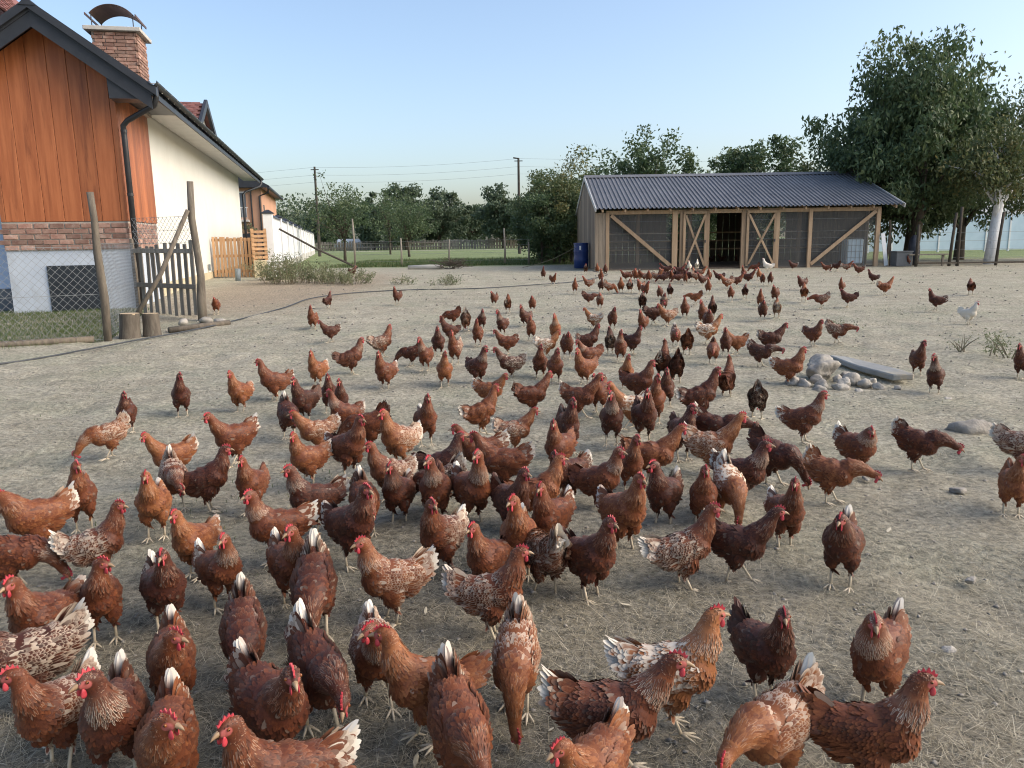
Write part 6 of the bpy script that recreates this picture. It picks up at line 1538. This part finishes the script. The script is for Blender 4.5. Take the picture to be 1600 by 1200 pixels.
    (4.68, 18.27, 253, 'u', '0', 'm', 0, 'russet hen standing tall, just behind a ginger one stooping'),
    (5.51, 21.47, 247, 's', '0', 'm', 1, 'pale-tailed russet hen hunched, on the open side of a speckled ginger one striding'),
    (5.06, 20.37, 206, 'w', '0', 'd', 0, 'dark chestnut hen striding, half turned, beak towards the house, far off near the coop, centre'),
    (6.39, 20.78, 332, 'w', '0', 'd', 0, 'dark chestnut hen striding, just in front of a russet one standing tall'),
    (6.88, 22.83, 238, 'u', '0', 'm', 0, 'russet hen standing tall, just behind a dark chestnut one striding'),
    (6.21, 26.90, 252, 'u', '0', 'c', 1, 'pale-tailed cream hen standing tall, facing the camera, by the coop doors'),
    (6.59, 27.39, 76, 'u', '0', 'c', 1, 'pale-tailed cream hen standing tall, seen from behind, by the coop doors'),
    (2.97, 26.48, 261, 'u', '0', 'ok', 1, 'pale-tailed speckled ginger hen standing tall, on the house side of a dark chestnut one hunched'),
    (3.12, 25.42, 255, 's', '0', 'd', 0, 'dark chestnut hen hunched, on the open side of a pale-tailed speckled ginger one standing tall'),
    (2.59, 22.14, 265, 'u', '0', 'm', 1, 'pale-tailed russet hen standing tall, just in front of a pale-tailed speckled ginger one standing tall'),
    (2.54, 26.11, 84, 's', '0', 'dk', 0, 'speckled dark chestnut hen hunched, seen from behind, far off near the coop, centre'),
    (1.01, 23.73, 262, 'u', '0', 'd', 0, 'dark chestnut hen standing tall, on the house side of a russet one striding'),
    (1.18, 21.43, 296, 'w', '0', 'm', 0, 'russet hen striding, half turned, beak away from the house, far off near the coop, centre'),
    (1.57, 18.84, 263, 'u', '0', 'm', 0, 'russet hen standing tall, on the house side of a pale-tailed speckled russet one striding'),
    (2.02, 19.92, 194, 'w', '0', 'mk', 1, 'pale-tailed speckled russet hen striding, on the house side of a dark chestnut one standing tall'),
    (2.24, 19.09, 268, 'u', '0', 'd', 0, 'dark chestnut hen standing tall, on the house side of a speckled ginger one pecking'),
    (2.38, 18.70, 2, 'p', '0', 'ok', 0, 'speckled ginger hen pecking, side-on, beak away from the house, far off near the coop, centre'),
    (1.65, 16.31, 358, 'l', '0', 'd', 0, 'dark chestnut hen stooping, side-on, beak away from the house, far off near the coop, centre'),
    (1.81, 15.62, 265, 's', '0', 'm', 0, 'russet hen hunched, on the open side of a dark chestnut one stooping'),
    (2.69, 18.82, 256, 'u', '0', 'ok', 1, 'pale-tailed speckled ginger hen standing tall, on the open side of a speckled ginger one pecking'),
    (2.90, 18.78, 81, 's', '0', 'mk', 1, 'pale-tailed speckled russet hen hunched, seen from behind, far off near the coop, centre'),
    (3.13, 18.56, 230, 's', '0', 'm', 0, 'russet hen hunched, half turned, beak towards the house, far off near the coop, centre'),
    (3.09, 17.71, 290, 's', '0', 'm', 1, 'pale-tailed russet hen hunched, just behind a dark chestnut one hunched'),
    (2.61, 15.25, 80, 's', '0', 'd', 0, 'dark chestnut hen hunched, just in front of a russet one hunched'),
    (3.30, 17.05, 251, 's', '0', 'd', 0, 'dark chestnut hen hunched, just in front of a pale-tailed speckled ginger one striding'),
    (3.61, 17.46, 80, 's', '0', 'd', 0, 'dark chestnut hen hunched, seen from behind, far off near the coop, centre'),
    (3.02, 15.18, 263, 's', '0', 'd', 0, 'dark chestnut hen hunched, just behind a speckled ginger one striding'),
    (7.98, 14.42, 163, 'u', '0', 'd', 2, 'white-tailed dark chestnut hen standing tall, on the house side of a cream one standing tall'),
    (10.21, 17.10, 69, 's', '0', 'm', 0, 'russet hen hunched, seen from behind, far off near the coop, open side'),
    (7.46, 12.48, 294, 'u', '0', 'c', 0, 'cream hen standing tall, just in front of a russet one hunched'),
    (4.35, 8.12, 263, 'u', '0', 'd', 0, 'dark chestnut hen standing tall, half turned, beak away from the house, by the stone heap'),
    (4.01, 7.15, 238, 'u', '0', 'd', 1, 'pale-tailed dark chestnut hen standing tall, facing the camera, by the stone heap'),
    (5.32, 7.89, 216, 'u', '0', 'd', 0, 'dark chestnut hen standing tall, facing the camera, by the stone slab'),
    (-6.00, 15.68, 282, 's', '0', 'm', 0, 'russet hen hunched, facing the camera, by the picket gate'),
    (-5.49, 27.06, 51, 's', '0', 'd', 0, 'dark chestnut hen hunched, walking off at a slant, far off near the coop, centre'),
    (5.52, 38.74, 253, 's', '0', 'o', 0, 'ginger hen hunched, facing the camera, far off near the coop, centre'),
    (14.67, 28.57, 222, 'u', '0', 'd', 0, "dark chestnut hen standing tall, facing the camera, by the coop's far corner post"),
    (9.78, 35.88, 184, 'w', '0', 'd', 0, 'dark chestnut hen striding, on the open side of a pale-tailed cream one standing tall'),
    (10.71, 37.93, 334, 'w', '0', 'd', 0, 'dark chestnut hen striding, on the house side of a russet one pecking'),
    (10.03, 34.50, 253, 's', '0', 'd', 0, 'dark chestnut hen hunched, on the open side of a dark chestnut one pecking'),
    (9.10, 35.10, 165, 'p', '0', 'd', 0, 'dark chestnut hen pecking, on the open side of a pale-tailed cream one standing tall'),
    (14.70, 30.43, 74, 'w', '0', 'm', 0, 'russet hen striding, seen from behind, far off near the coop, open side'),
    (8.07, 25.56, 162, 'p', '0', 'm', 0, 'russet hen pecking, side-on, beak towards the house, far off near the coop, centre'),
    (5.77, 23.46, 336, 'w', '0', 'ok', 0, 'speckled ginger hen striding, side-on, beak away from the house, far off near the coop, centre'),
    (3.36, 22.52, 191, 'w', '0', 'm', 1, 'small hen in the crowded feeding row before the coop'),
    (3.55, 22.77, 341, 's', '0', 'ok', 1, 'small hen in the crowded feeding row before the coop'),
    (3.59, 22.18, 255, 's', '0', 'm', 0, 'small hen in the crowded feeding row before the coop'),
    (3.80, 22.70, 80, 'p', '0', 'o', 1, 'small hen in the crowded feeding row before the coop'),
    (3.83, 22.12, 180, 'w', '0', 'mk', 1, 'small hen in the crowded feeding row before the coop'),
    (3.85, 21.59, 264, 's', '0', 'm', 0, 'small hen in the crowded feeding row before the coop'),
    (4.11, 22.34, 89, 'p', '0', 'ck', 0, 'mostly white speckled hen pecking, seen from behind, far off near the coop, centre'),
    (4.12, 21.79, 339, 'w', '0', 'ok', 1, 'small hen in the crowded feeding row before the coop'),
    (4.39, 22.56, 253, 's', '0', 'm', 0, 'small hen in the crowded feeding row before the coop'),
    (4.26, 21.50, 178, 'p', '0', 'd', 0, 'small hen in the crowded feeding row before the coop'),
    (4.51, 22.24, 358, 'w', '0', 'd', 0, 'small hen in the crowded feeding row before the coop'),
    (4.51, 21.70, 258, 's', '0', 'm', 1, 'small hen in the crowded feeding row before the coop'),
    (4.78, 22.46, 77, 's', '0', 'd', 0, 'small hen in the crowded feeding row before the coop'),
    (4.65, 21.41, 187, 'p', '0', 'd', 0, 'small hen in the crowded feeding row before the coop'),
    (4.92, 22.14, 337, 'w', '0', 'd', 0, 'small hen in the crowded feeding row before the coop'),
    (4.78, 21.13, 262, 's', '0', 'm', 0, 'small hen in the crowded feeding row before the coop'),
    (5.05, 21.84, 171, 'w', '0', 'd', 0, 'small hen in the crowded feeding row before the coop'),
    (5.27, 22.34, 76, 's', '0', 'o', 1, 'small hen in the crowded feeding row before the coop'),
    (5.18, 21.55, 356, 'p', '0', 'ok', 1, 'small hen in the crowded feeding row before the coop'),
    (4.97, 24.81, 168, 'w', '0', 'd', 0, 'small hen in the crowded feeding row before the coop'),
    (5.31, 24.30, 347, 'w', '0', 'd', 0, 'small hen in the crowded feeding row before the coop'),
]
for i_, h_ in enumerate(HENS): add_hen(i_, *h_)
